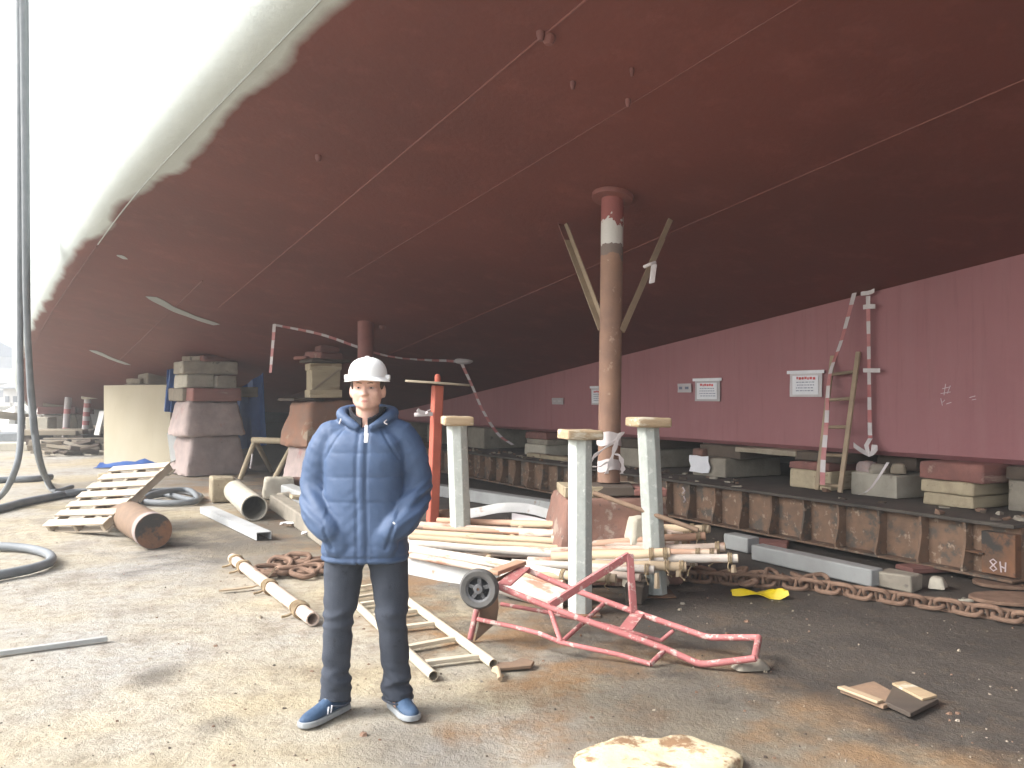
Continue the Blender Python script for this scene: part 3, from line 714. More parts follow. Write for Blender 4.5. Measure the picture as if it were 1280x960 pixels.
# white tape round the post
tp = thing('wrapping_tape', 'white tape knotted round the foot of the brown pipe post', 'tape', pb+Vector((0, 0, .05)))
def wrap(z, h, r=.106, tilt=0):
    mb = MB(); g = []
    for i in range(33):
        t = 2*math.pi*i/32; ww = .006*math.sin(5*t+z*9); g.append([Vector((pb.x+.004, Yp, 0))+Vector(((r+ww)*math.cos(t), (r+ww)*math.sin(t), z+k*h+tilt*math.cos(t)+.01*math.sin(3*t+k))) for k in (-.5, 0, .5)])
    mb.sheet(g, .004); mb.build('band', 'tape_white', tp)
wrap(1.235, .115, .108); wrap(1.0, .10, .107, .01)
mb = MB()
for pts in ([(776, 541), (770, 556), (764, 575), (758, 592)], [(779, 540), (768, 552), (748, 566), (738, 577)], [(770, 567), (776, 572), (779, 585), (777, 592)], [(760, 577), (750, 583), (741, 583)]):
    ps = smoothpath([P(x, y, 7.72) for x, y in pts], 5); g = [[p-Vector((.022, 0, .004*math.sin(i)))*(.7+.3*math.sin(i*1.3)), p+Vector((0, .004, 0)), p+Vector((.022, .01, .0))*(.7+.3*math.sin(i*1.3))] for i, p in enumerate(ps)]
    mb.sheet(g, .004)
mb.build('tail', 'tape_white', tp)
q = P(812, 331, 7.72); mb = MB()
mb.tube(smoothpath([q+Vector((-.05, 0, -.02)), q+Vector((.0, -.03, .0)), q+Vector((.05, .0, .02))], 4), .016, 8); g = [[q+Vector((.01-.02*k, -.03, -.17*k)) , q+Vector((.035-.02*k, -.035, -.17*k)), q+Vector((.06-.02*k, -.03, -.16*k))] for k in (0, .5, 1)]
mb.sheet(g, .004); mb.build('wrapping_tape', 'tape_white', label='short white tape tied round the right brace of the pipe post', cat='tape')
# packing pieces on the stone block
for (px, py, wx, wz, m, lb, rz) in ((725, 606, .34, .08, 'timber_cream', 'cream packing wood on the red stone block, left of the pipe foot', .1), (766, 598, .36, .085, 'timber_dark', 'charred packing wood directly under the pipe foot', -.05), (806, 604, .30, .07, 'timber_red', 'red brown packing wood on the stone block, right of the pipe foot', .05), (795, 593, .2, .055, 'timber_grey', 'grey packing stub behind the right end of the red brown packing wood', .3)):
    c = P(px, py, Yp-.12)
    boxobj('packing_wood', m, Vector((c.x, Yp-.1 if wz > .06 else Yp+.12, .745+wz/2+(0.004 if m == 'timber_dark' else 0))), (wx, .5, wz), Matrix.Rotation(rz, 3, 'Z'), None, .01, .012, lb, 'packing', 'packing on the red stone block')
stone('broken_concrete', 'concrete_pale', Vector((P(808, 660, 7.3).x-.02, 7.38, 0)), (.42, .3, .22, .16, .60), .2, None, .04, .05, 5, 'broken white concrete lump leaning on the red stone block', 'concrete lump')
rod('steel_bar', 'plate_brown', P(742, 616, 7.25), P(873, 663, 6.85), .02, None, 10, label='thin brown bar sloping from the stone block down to the pole ends', cat='bar')

# second hull prop behind the man
q = HP(457, 404); pr = thing('pipe_post', 'plain dark red pipe post behind the helmet of the man', 'post', Vector((q.x, q.y, 0)))
MB().tube([Vector((q.x, q.y, .0)), Vector((q.x, q.y, q.z+.03))], .125, 24).build('pipe', 'weld', pr)
MB().lathe([(.12, 0), (.22, 0), (.22, .03), (.12, .03)], Vector((q.x, q.y, 0.0)), n=24).build('base_plate', 'rust_steel', pr)

# ---- notices in sleeves on the skeg
def notice(px, py, wpx, hpx, label, seed, big=True):
    c = SK(px, py, 7.975); Y = c.y; k = Y/FPX; Wd, Ht = wpx*k/math.cos(SA)*1.0, hpx*k
    # wall axes: along the wall (towards camera right) = -DX, up
    ax = -DX; rot = Matrix((ax, -NX, Vector((0, 0, 1)))).transposed()   # local x along wall, y out of it, z up
    rot = Matrix((ax, Vector((0, 0, 1)).cross(ax), Vector((0, 0, 1)))).transposed()
    Wd = wpx*k/abs((ax.x - ax.y*c.x/c.y)); 
    t = thing('safety_notice', label, 'notice', c, 'notices stuck on the skeg'); rnd = random.Random(seed)
    out = -NX
    def sheetxy(w_, h_, dep, name, m, curl=.006):
        g = [[c+ax*(w_*(i/4-.5))+Vector((0, 0, h_*(j/4-.5)))+out*(dep+curl*math.sin(i*1.7+j+seed)) for j in range(5)] for i in range(5)]
        MB().sheet(g, .003).build(name, m, t)
    sheetxy(Wd, Ht, .0, 'sleeve', 'sleeve', .004)
    if big:
        boxobj('top_tape', 'paper', c+Vector((0, 0, Ht*.5))+out*.007, (Wd*1.16, .006, Ht*.13), rot, t, 0)
        boxobj('sheet', 'paper', c+Vector((0, 0, -Ht*.03))+out*.009, (Wd*.80, .004, Ht*.76), rot, t, 0)
        hm = MB(); x = -.27
        while x < .27:
            w_ = rnd.uniform(.05, .10); hm.box(c+ax*(Wd*(x+w_/2))+Vector((0, 0, Ht*(.25+rnd.uniform(-.015, .015))))+out*.0125, (Wd*w_*.85, .002, Ht*.10), rot); x += w_+.01
        hm.build('heading', 'ink_red', t, False)
        lm = MB()
        for r_ in range(4):
            x = -.3+rnd.uniform(0, .05); zz = .09-.115*r_
            while x < .26:
                w_ = rnd.uniform(.03, .11); lm.box(c+ax*(Wd*(x+w_/2))+Vector((0, 0, Ht*zz))+out*.0125, (Wd*w_*.85, .002, Ht*.032), rot); x += w_+.015
        lm.build('print_lines', 'ink_dark', t, False)
    else:
        lm = MB()
        for x, w_, h_ in ((-.25, .22, .3), (.2, .25, .28)): lm.box(c+ax*(Wd*x)+out*.008, (Wd*w_, .002, Ht*h_), rot)
        lm.build('print_lines', 'sleeve' if wpx < 16 else 'ink_dark', t, False)
notice(1007, 480.5, 40, 31, 'white notice with a red heading in a clear sleeve beside the leaning ladder', 1)
notice(884, 488, 31, 27, 'white notice with a red heading, between the pipe post and the ladder', 2)
notice(855.5, 485, 17, 11, 'small grey label directly left of the middle white notice', 3, False)
notice(747, 495, 16, 22, 'white notice half hidden behind the brown pipe post', 4)
notice(697, 501.5, 14, 8, 'small grey label far back on the skeg, left of the pipe post', 5, False)

# ---- ladder leaning on the skeg
def leaning_ladder():
    f0 = lambda px: None
    bl = H(*so_(SK(1021, 612, 7.55)), .545); br = H(*so_(SK(1050, 614, 7.55)), .545)
    tl = SK(1041, 445, 7.965); tr = SK(1073, 440, 7.965)
    t = thing('ladder', 'tan wooden ladder leaning against the red skeg', 'ladder', (bl+br)/2)
    wd = .055
    for a, b in ((bl, tl), (br, tr)): bar('stile', 'ladder_tan', a+Vector((0, 0, .03)), b, .05, .035, t, .004)
    for k in (.06, .27, .47, .67, .86):
        rod('rung', 'ladder_tan', bl.lerp(tl, k), br.lerp(tr, k), .019, t, 10)
leaning_ladder()
def tape_thing(label, runs, cat='tape', grp='red and white striped tapes'):
    mb = MB()
    for pts, wd, side, tw, st in runs: ribbon(mb, smoothpath(pts, 5), wd, side, .003, .13, tw, st)
    return mb.build('barrier_tape', ['tape_white', 'tape_red'], None, True, 40, 0, label, cat, grp)
S = lambda px, py, o=7.95: SK(px, py, o)
ax = -DX; up = Vector((0, 0, 1))
tape_thing('striped tape running slantwise from the hull edge down in front of the ladder', [([S(1068, 366, 7.9), S(1052, 425, 7.8), S(1037, 470, 7.62), S(1033, 530, 7.55), S(1029, 575, 7.5), S(1028, 606, 7.46)], .06, ax, .25, True), ([S(1060, 364, 7.9), S(1069, 363, 7.9), S(1078, 360, 7.9)], .035, up, 0, False)])
tape_thing('straight vertical striped tape with a bow at its lower end, right of the ladder', [([S(1085, 370, 7.93), S(1086, 440, 7.93), S(1087, 520, 7.93), S(1088, 560, 7.93)], .055, ax, .25, True), ([S(1076, 367, 7.92), S(1086, 366, 7.92), S(1093, 363, 7.92)], .045, up, 0, False), ([S(1079, 384, 7.92), S(1086, 383, 7.92), S(1094, 383, 7.92)], .05, up, 0, False), ([S(1079, 463, 7.92), S(1090, 463, 7.92), S(1100, 463, 7.92)], .045, up, 0, False),
    ([S(1067, 556, 7.9), S(1075, 562, 7.88), S(1088, 568, 7.85), S(1097, 560, 7.88)], .055, up, .3, False), ([S(1088, 548, 7.9), S(1082, 560, 7.84), S(1090, 570, 7.86), S(1093, 556, 7.88)], .06, ax, .4, False)])
tape_thing('thin white tape trailing over the concrete keel block right of the ladder', [([S(1110, 578, 7.72), S(1098, 597, 7.68), S(1086, 613, 7.60), S(1074, 618, 7.5)], .035, ax, .4, False)])
# ================================================================== THINGS ON THE DOCK FLOOR
# ---- octagonal white posts with wooden caps
def cap_post(Y, ptop, pbot, wpx, cappx, cy0, label):
    k = Y/FPX; top = P(ptop[0], ptop[1], Y); xb = P(pbot, 640, Y).x; r = wpx*k/2*1.04
    t = thing('capped_post', label, 'post', (xb, Y, 0), 'pale posts with wooden caps')
    a = Vector((xb-(top.x-xb)*.12, Y, 0)); pts = [a, a.lerp(top, .5), top]
    mb = MB(); mb.tube(pts, r, 8, up=(math.cos(R(22.5)), math.sin(R(22.5)), 0)); mb.build('shaft', 'post_grey', t, True, 25, .006)
    MB().box(a+Vector((0, 0, .006)), (r*3, r*3, .012)).build('base_plate', 'rust_steel', t)
    h = cy0*k; cw = cappx*k
    me = stone_mesh('cap', 'cap_wood', cw, cw*.95, cw*.99, cw*.95, h, .008, .018, 4, int(Y*7))
    put('cap', me, t, top+Vector((0, 0, -.003)), Euler((0, R(1), .25)).to_matrix())
    return t
cap_post(6.48, (725, 549), 725, 30, 47, 12.5, 'pale grey post with a wooden cap standing nearest, in front of the pole pile')
cap_post(7.08, (810, 533), 819, 27, 45, 11.5, 'pale grey post with a wooden cap on the right, beside the red stone block')
cap_post(8.2, (571, 531), 577, 26, 37, 11, 'pale grey post with a wooden cap on the left, next to the red post')
# ---- red post with a flat plate
Y = 8.6; t = thing('red_post', 'orange red post with a thin flat plate on top', 'post', (P(543, 640, Y).x, Y, 0))
a, b = Vector((P(540, 640, Y).x-.01, Y, 0)), P(547, 482, Y)
f_ = frame_x(b-a)
MB().box((a+b)/2, ((b-a).length, .10, .10), f_ @ Matrix.Rotation(.5, 3, 'X')).build('shaft', 'post_red', t, True, 30, .012)
c = P(547, 479, Y); pts = [c+Vector((.325*math.cos(x), .2*math.sin(x), -.022*math.cos(x)+.012)) for x in [2*math.pi*i/32 for i in range(32)]]
MB().slab(pts, .022).build('top_plate', 'timber_grey', t, True, 30, .005)
MB().lathe([(.03, 0), (.03, .06), (.018, .085), (0, .088)], c+Vector((0, 0, .005)), n=14).build('pin', 'post_red', t)
mb = MB(); c = P(530, 518, 8.5)
for q in range(5):
    d = Vector((random.uniform(-.1, .12), random.uniform(-.03, .05), random.uniform(-.06, .06))); mb.tube(smoothpath([c+Vector((.08, .04, 0)), c+d*.5, c+d], 4), [.02]*9, 7, ell=(1, .35))
mb.build('rag', 'sleeve', label='small grey rag knotted on the red post', cat='rag')

# ---- pile of painted poles
PG = 'poles in the pile between the pale posts'
poles = [  # xl, yl, Yl, xr, yr, Yr, r, material, label
 (547, 651, 8.45, 866, 661, 7.55, 0.032, 'pole_orange', 'orange painted pole lying along the back of the pile'),
 (640, 655, 8.15, 887, 661, 7.25, 0.034, 'pole_tan', 'tan pole at the upper right with a yellow cut end'),
 (511, 656, 8.35, 830, 676, 7.45, 0.039, 'pole_white', 'white pole just below the orange one at the back'),
 (513, 666, 8.2, 816, 684, 7.35, 0.034, 'pole_tan', 'brown stained pole below the white back pole'),
 (700, 684, 7.5, 882, 669, 7.15, 0.034, 'pole_orange', 'brown end of a crossing pole on the right of the pile'),
 (512, 677, 8.1, 842, 701, 7.05, 0.060, 'pole_clean', 'thickest clean white pole across the middle of the pile'),
 (690, 690, 7.35, 906, 684, 6.95, 0.039, 'pole_white', 'whitish pole ending far right above the lowest tip'),
 (700, 679, 7.5, 852, 681, 7.2, 0.035, 'pole_white', 'stained white pole under the tan pole on the right'),
 (745, 699, 7.0, 922, 698, 6.72, 0.035, 'pole_clean', 'clean white pole reaching furthest right, string round its tip'),
 (690, 697, 7.1, 838, 692, 6.85, 0.044, 'pole_tan', 'thick tan pole just right of the near pale post'),
 (512, 686, 7.9, 713, 720, 6.72, 0.042, 'pole_clean', 'white pole ending with a rusty tip at the near post'),
 (730, 706, 6.9, 858, 708, 6.7, 0.037, 'pole_tan', 'brown pole low on the right with a loose string'),
 (640, 704, 7.05, 818, 712, 6.72, 0.035, 'pole_clean', 'white pole low on the right side of the near pale post'),
 (510, 694, 7.85, 705, 730, 6.65, 0.029, 'pole_white', 'thin greyish pole along the front of the pile'),
 (640, 718, 6.95, 770, 724, 6.58, 0.034, 'pole_tan', 'lowest tan pole ending under the red cart frame'),
 (606, 702, 7.70, 652, 660, 8.0, 0.030, 'pole_tan', 'short tan pole lying slantwise across the pile'),
 (650, 668, 7.9, 866, 664, 7.35, 0.034, 'pole_white', 'whitish pole behind the yellow ended tan pole'),
 (560, 690, 7.95, 790, 696, 7.2, 0.039, 'pole_white', 'dull white pole half buried under the thickest one'),
 (720, 712, 6.85, 800, 722, 6.62, 0.030, 'pole_white', 'short whitish pole end low behind the apex of the red cart'),
 (690, 673, 7.7, 862, 676, 7.3, 0.030, 'pole_orange', 'faded orange pole squeezed between the tan poles on the right'),
 (530, 660, 8.25, 800, 672, 7.5, .026, 'pole_orange', 'thin rusty pole squeezed between the white back poles'),
 (512, 671, 8.05, 770, 691, 7.25, .028, 'pole_tan', 'thin brown pole resting on the thickest white pole'),
 (560, 700, 7.6, 742, 722, 6.75, .028, 'pole_orange', 'thin orange brown pole low on the left, ending behind the near post'),
 (660, 700, 7.25, 872, 703, 6.85, .030, 'pole_white', 'stained pole between the two lowest right tips'),
 (600, 664, 8.05, 840, 667, 7.4, .030, 'pole_white', 'stained back pole just in front of the orange one'),
 (735, 690, 7.2, 896, 691, 6.88, .030, 'pole_orange', 'reddish pole between the two furthest right white tips'),
]
for i, (xl, yl, Yl, xr, yr, Yr, r, m, lb) in enumerate(poles):
    a, b = P(xl, yl, Yl), P(xr, yr, Yr); hol = .007 if i in (8, 10, 5) else 0
    o = rod('painted_pole', m, a, b, r, None, 12, r*random.uniform(.92, 1.0), .012 if not hol else 0, 0, lb, 'pole', PG)
    d = (b-a).normalized(); f_ = frame_x(d)
    if i not in (15, 13):
        # string ties near the right tip
        for q, off in enumerate((.05, .16) if i % 2 else (.07,)):
            c = b-d*off; mb = MB()
            for w_ in range(3): mb.tube([c+d*(.011*w_+.004*math.sin(w_))+f_ @ Vector((0, (r+.006)*math.cos(x), (r+.006)*math.sin(x))) for x in [2*math.pi*j/14 for j in range(14)]], .0045, 6, closed=True)
            ln = random.uniform(.05, .11) if q == 0 else .04
            e = c-Vector((0, r*.9, r*.5)); mb.tube(smoothpath([e, e+Vector((random.uniform(-.03, .03), -.02, -ln*.5)), e+Vector((random.uniform(-.04, .03), -.012, -ln))], 4), [.005]*8+[.010], 6)
            mb.build('string_tie', 'rope', o)
    if i in (8, 5, 10, 6):
        MB().tube([b-d*.03, b+d*.004], r*.97, 12).build('tip', 'pole_tan', o)
# long dangling paper strips at the tips
for (px, py, Y, ln, lb) in ((821, 716, 6.62, .12, 'pale strip of loose sheathing hanging from a low pole tip, nearest the red cart'), (848, 708, 6.7, .08, 'pale strip of loose sheathing hanging between the middle pole tips'), (917, 706, 6.72, .06, 'short pale strip hanging from the furthest right pole tip')):
    a = P(px, py, Y); g = [[a+Vector((-.016-.005*k, 0, -ln*k)), a+Vector((0, -.012*math.sin(k*3), -ln*k)), a+Vector((.016+.008*k, .004, -ln*k))] for k in (0, .33, .66, 1)]
    MB().sheet(g, .004).build('hanging_strip', 'pole_tan', label=lb, cat='strip', group='loose strips on the pole tips')
# bearers that carry the pile
bar('bearer_beam', 'timber_dark', Vector((-.35, 7.65, .06)), Vector((.05, 8.7, .06)), .14, .12, None, .012, .008, 'dark bearer beam under the left part of the pole pile', 'bearer', 'bearers under the poles')
bar('bearer_beam', 'timber_dark', Vector((.95, 6.75, .075)), Vector((1.35, 8.0, .075)), .14, .15, None, .012, .008, 'dark bearer beam under the right part of the pole pile', 'bearer', 'bearers under the poles')
# wide white channel and white pipe at the front foot of the pile
a, b = P(500, 702, 7.95), P(722, 746, 6.72)
d = b-a; f_ = frame_x(d); Ln = d.length; mid = (a+b)/2; mb = MB()
mb.box(mid+f_ @ Vector((0, 0, 0)), (Ln, .008, .185), f_); mb.box(mid+f_ @ Vector((0, .055, .0965)), (Ln, .118, .008), f_); mb.box(mid+f_ @ Vector((0, .055, -.0965)), (Ln, .118, .008), f_)
mb.build('steel_channel', 'white_sheet', None, True, 30, .002, 'wide white steel channel along the front foot of the pole pile', 'channel')
rod('white_pipe', 'pole_clean', P(630, 729, 7.0), P(712, 752, 6.62), .095, None, 24, hollow=.006, label='short white pipe with an open end under the red plate of the cart', cat='pipe')
# folded white sheet behind the pile
def fold(pts, h, lean, mats, msplit, label):
    mb = MB()
    for i in range(len(pts)-1):
        mb.m = 1 if i < msplit else 0
        a, b = pts[i], pts[i+1]
        dn = Vector((0, -lean, -h)); n2 = [[a, a+dn*.5+Vector((0, -.01, 0)), a+dn], [b, b+dn*.5+Vector((0, -.01, 0)), b+dn]]
        mb.sheet(n2, .012)
        bk = Vector((.02, .14, -.03)); mb.sheet([[a+bk, a+bk*.5, a+Vector((0, .004, 0))], [b+bk, b+bk*.5, b+Vector((0, .004, 0))]], .012)
    mb.m = 0
    return mb.build('folded_sheet', mats, None, True, 30, 0, label, 'sheet metal')
fp = smoothpath([P(*q) for q in ((518, 642, 8.75), (545, 638, 8.7), (590, 636, 8.62), (622, 630, 8.55), (646, 629, 8.5), (668, 632, 8.42), (712, 645, 8.2), (760, 655, 7.95), (792, 660, 7.8))], 3)
fold(fp, .085, .03, ['white_sheet', 'rust_steel'], 5, 'long folded white sheet metal strip with a rusty left end, behind the poles')
fp = smoothpath([P(*q) for q in ((640, 642, 8.35), (672, 648, 8.2), (705, 657, 8.05))], 3)
fold(fp, .06, .05, ['sleeve', 'rust_steel'], 0, 'short grey sheet strip under the long folded white one')
boxobj('rust_board', 'rust_steel', P(785, 652, 7.75)+Vector((0, 0, -.06)), (.5, .25, .03), Matrix.Rotation(-.3, 3, 'Z') @ Matrix.Rotation(.15, 3, 'Y'), None, .006, .01, 'straw coloured crumbled board between the red stone block and the poles', 'board')

# ---- red hand cart lying on its side
cart = thing('hand_cart', 'pinkish red tubular hand cart lying tipped over in front of the poles', 'hand cart', G(700, 800))
def tubeline(name, m, pts, r, smooth_k=0):
    MB().tube(pts, r, 10).build(name, m, cart)
def rounded(pts, k=.16):
    out = [pts[0]]
    for i in range(1, len(pts)-1):
        a, b, c = pts[i-1], pts[i], pts[i+1]
        for t in (0, .25, .5, .75, 1):
            p = b+(a-b).normalized()*min(.05, (a-b).length*.4)*(1-t)**2+(c-b).normalized()*min(.05, (c-b).length*.4)*t**2; out.append(p)
    out.append(pts[-1]); return out
near = [P(622, 733, 5.72), P(691, 761, 5.55), P(832, 811, 5.28), P(876, 831, 5.17), P(944, 823, 5.06)]
far = [P(648, 708, 6.05), P(711, 735, 5.92), P(796, 766, 5.70), P(885, 797, 5.48), P(949, 797, 5.32)]
tubeline('side_rail', 'cart_red', rounded(near), .0205); tubeline('side_rail', 'cart_red', rounded(far), .0205)
tubeline('handle', 'cart_red', [near[-1]+Vector((-.003, 0, 0)), far[-1]+Vector((-.003, 0, 0))], .021)
low = [P(597, 774, 5.72), P(640, 783, 5.62), P(675, 792, 5.50), P(701, 803, 5.42), P(772, 818, 5.29), P(813, 830, 5.2)]
tubeline('lower_rail', 'cart_red', low, .0155)
tubeline('lower_rail', 'cart_red', [P(626, 755, 5.9), P(688, 766, 5.78), P(752, 780, 5.68), P(826, 801, 5.6)], .014)
for a, b, r in (((688, 763, 5.56), (701, 802, 5.42), .016), ((704, 801, 5.42), (754, 755, 5.78), .015), ((832, 812, 5.28), (813, 830, 5.2), .016), ((842, 788, 5.6), (826, 801, 5.6), .014), ((597, 757, 5.75), (587, 802, 5.71), .02)):
    tubeline('strut', 'cart_red', [P(*a), P(*b)], r)
apex = P(786, 694, 5.78)
bar('frame_arm', 'cart_red', P(687, 757, 5.56), apex, .03, .05, cart, .004); bar('frame_arm', 'cart_red', apex+Vector((.005, 0, .01)), P(792, 766, 5.70), .045, .035, cart, .004)
def plate(a, b, wd, name='cross_plate', m='cart_red'):
    bar(name, m, a, b, wd, .010, cart, .002)
plate(P(630, 731, 5.70), P(655, 709, 6.02), .10); plate(P(782, 787, 5.40), P(798, 766, 5.70), .09)
q = [P(599, 762, 5.78), P(622, 742, 5.85), P(620, 778, 5.82), P(594, 801, 5.72)]
g = [[q[0], q[1]], [(q[0]+q[3])/2+Vector((.01, 0, 0)), (q[1]+q[2])/2+Vector((.01, 0, 0))], [q[3], q[2]]]
MB().sheet(g, .012).build('toe_plate', 'plate_brown', cart, True, 30)
bar('axle_bracket', 'pole_orange', P(616, 716, 5.84), P(652, 703, 6.08), .09, .03, cart, .006)
wc = P(599, 736, 5.66); axd = Vector((-.22, -1, .10)).normalized(); fw = frame_x(axd); RW = Matrix((fw.col[1], fw.col[2], fw.col[0])).transposed()
wheel = MB().lathe([(.085, -.03), (.115, -.036), (.129, -.02), (.132, 0), (.129, .02), (.115, .036), (.085, .03), (.083, 0), (.085, -.03)], wc, RW, 36).build('wheel', 'rubber', cart)
mb = MB(); mb.lathe([(.072, -.018), (.086, -.026), (.086, .026), (.072, .018), (.072, -.018)], wc, RW, 32); mb.lathe([(.008, -.034), (.030, -.034), (.034, -.02), (.034, .02), (.030, .034), (.010, .036), (.008, -.034)], wc, RW, 20)
for k in range(5):
    x = 2*math.pi*k/5+.3; dr = RW @ Vector((math.cos(x), math.sin(x), 0)); mb.box(wc+dr*.054, (.048, .026, .024), frame_x(dr))
mb.build('rim', 'rim_grey', wheel)
MB().lathe([(.0, -.036), (.012, -.036), (.012, .03), (0, .03)], wc, RW, 10).build('axle', 'rust_steel', wheel)
tubeline('axle_bar', 'rust_steel', [wc-axd*.03, P(640, 716, 6.0)], .014)
stone('stone_chip', 'concrete_block', G(938, 836), (.22, .12, .16, .08, .045), .2, None, .01, .02, 31, 'flat grey stone under the handle of the red cart', 'stone')

# ---- pale metal ladder on the ground
la = [G(542, 845, .03), G(450, 760, .03)]; lb_ = [G(617, 830, .03), G(503, 746, .03)]
la[1] = la[0]+(la[1]-la[0])*1.5; lb_[1] = lb_[0]+(lb_[1]-lb_[0])*1.40
lad = thing('ladder', 'cream metal ladder lying on the ground behind the legs of the man', 'ladder', (la[0]+lb_[0])/2)
for a, b in (la, lb_):
    r = rod('stile', 'alu', a, b, .029, lad, 14, hollow=.004)
for k, (p, q) in enumerate((((532, 828), (600, 820)), ((508, 809), (568, 798)), ((487, 786), (542, 779)), ((466, 770), (520, 763)), ((451, 755), (500, 748)))):
    bar('rung', 'alu', G(*p, .03), G(*q, .03), .046, .026, lad, .004)
for k in (.8, .92):
    bar('rung', 'alu', la[0].lerp(la[1], k), lb_[0].lerp(lb_[1], k), .035, .018, lad, .003)
# rusty scrap at the ladder end
mb = MB(); mb.slab([G(*p)+Vector((0, 0, .03)) for p in ((618, 842), (664, 838), (668, 832), (652, 828), (640, 833), (622, 834))][::1], .02)
mb.build('scrap_bracket', 'plate_brown', None, True, 30, .004, 'dark rusty scrap bracket at the near end of the ground ladder', 'scrap')
mb = MB(); mb.tube(smoothpath([G(618, 840)+Vector((0, 0, .02)), G(622, 845)+Vector((0, 0, .04)), G(625, 852)+Vector((0, 0, .015))], 4), .014, 8); mb.tube([G(616, 842)+Vector((0,0,.02)), G(628, 849)+Vector((0,0,.02))], .01, 7)
mb.build('bent_bolt', 'pole_tan', label='small bent pale bolt just in front of the ladder tip', cat='bolt')

# ---- chain links
def link_mesh(m='chain_rust', a=.094, b=.050, r=.0185, stud=True):
    mb = MB(); pts = []
    for i in range(24):
        t = 2*math.pi*i/24; c, s_ = math.cos(t), math.sin(t)
        pts.append(Vector(((a-b)*(1 if c > 0 else -1)*min(1, abs(c)*3)+b*c, b*s_*1.08, 0)))
    mb.tube(pts, r, 8, closed=True)
    if stud: mb.tube([Vector((0, -b, 0)), Vector((0, b, 0))], r*.75, 7)
    return mb.mesh('chain_link', m)
lk = link_mesh(); lk.name = 'chain_link'
cpts = smoothpath([G(*p) for p in ((800, 728), (860, 727), (905, 730), (950, 733), (1000, 737), (1040, 742), (1080, 749), (1160, 761), (1220, 771), (1282, 781), (1340, 790))], 12)
chain = thing('anchor_chain', 'heavy rusty stud link chain stretched across the dark floor on the right', 'chain', G(1080, 748))
acc = 0; step = .132; last = cpts[0]; k = 0; nxt = 0; total = 0
for i in range(1, len(cpts)):
    seg = (cpts[i]-cpts[i-1]).length
    while nxt <= total+seg and k < 60:
        p = cpts[i-1].lerp(cpts[i], (nxt-total)/seg); d = (cpts[min(i+1, len(cpts)-1)]-cpts[i-1]).normalized()
        flat = k % 2 == 0
        f_ = frame_x(d+Vector((0, 0, .0))) @ Matrix.Rotation(R(34 if flat else -54)+random.uniform(-.14, .14), 3, 'X') @ Matrix.Rotation(random.uniform(-.07, .07), 3, 'Z')
        put('chain_link', lk, chain, p+Vector((0, 0, .044 if flat else .050)), f_, (1.0, 1.0, 1.0)); k += 1; nxt += step
    total += seg
for q, (px, py) in enumerate(((905, 724), (925, 722), (945, 728), (965, 726), (985, 731), (880, 722), (935, 734), (1002, 730), (1020, 734))):
    f_ = Euler((random.uniform(-.5, .5), random.uniform(-.3, .3), random.uniform(0, 3))).to_matrix(); put('chain_link', lk, chain, G(px, py)+Vector((0, 0, .045+.01*(q % 3))), f_, (1.05,)*3)
lk2 = link_mesh('chain_rust', .115, .06, .024, False)
heap = thing('chain_heap', 'heap of thick rusty chain links beside the roped pole', 'chain', G(365, 722))
for q, (px, py, z, rx, rz) in enumerate(((335, 716, .03, .2, .3), (350, 712, .05, .6, -.4), (362, 718, .04, -.3, .5), (372, 710, .08, .5, -.1), (385, 718, .04, .3, .2), (394, 713, .05, -.6, .6), (404, 717, .035, .2, -.1), (345, 721, .03, -.1, .1), (378, 722, .03, .15, -.6), (415, 716, .03, .3, .1), (358, 707, .05, .2, .9), (388, 708, .05, -.2, .2), (410, 711, .04, .4, -.3), (330, 722, .03, 0, -.2))):
    put('chain_link', lk2, heap, G(px, py)+Vector((0, 0, z+.012)), Euler((rx, .1*math.sin(q), rz)).to_matrix())

# ---- yellow rag, slab, boards
g = []
for i in range(14):
    u = i/13; c = G(914+70*u, 743+3*u+5*max(0, u-.6)); ww = .035+.03*math.sin(u*3.1)+.05*max(0, u-.7)
    g.append([c+Vector((.0, ww*v, .02+.022*math.sin(u*9+v*2)*(.4+u)+.018*math.cos(v*2.4)+.03*max(0, u-.62))) for v in (-1, -.5, 0, .5, 1)])
MB().sheet(g, .004).build('yellow_rag', 'yellow', label='crumpled yellow rag on the dark floor beside the chain', cat='rag')
def slab_thing(label):
    c = G(822, 960); mb = MB(); rg = []; n = 40
    for k, (f, z) in enumerate(((.99, 0), (1.0, .02), (.985, .034), (.95, .042), (.70, .046), (.45, .044), (.2, .043), (.01, .042))):
        rg.append([c+Vector((.345*f*math.cos(t)*(1+.10*math.sin(2*t+.6)+.05*math.sin(5*t)+.03*math.sin(9*t+1)), .27*f*math.sin(t)*(1+.08*math.sin(3*t)+.04*math.sin(7*t)), z+.016*noise.noise(Vector((f*3*math.cos(t), f*3*math.sin(t), 7))))) for t in [2*math.pi*i/n for i in range(n)]])
    mb.rings(rg); mb.build('pale_slab', 'slab_pale', None, True, 60, 0, label, 'slab')
slab_thing('pale yellow rounded slab with brown stains at the bottom picture edge')
mb = MB(); mb.slab([G(*p)+Vector((0, 0, .022)) for p in ((1104, 887), (1132, 878), (1092, 856), (1050, 866))], .022)
mb.build('scrap_board', 'plate_brown', None, True, 30, .004, 'dark stained scrap plate, left one of the two at the lower right', 'board', 'two scrap boards')
bar('wood_strip', 'pole_tan', G(1050, 865)+Vector((0, -.01, .03)), G(1100, 884)+Vector((0, -.01, .03)), .05, .014, None, .003, .003, 'light wooden strip along the front edge of the left scrap plate', 'strip')
mb = MB(); mb.slab([G(*p)+Vector((0, 0, .03)) for p in ((1138, 899), (1173, 881), (1118, 861), (1106, 884))], .024)
mb.build('scrap_board', 'timber_dark', None, True, 30, .004, 'dark scrap board, right one of the two at the lower right', 'board', 'two scrap boards')
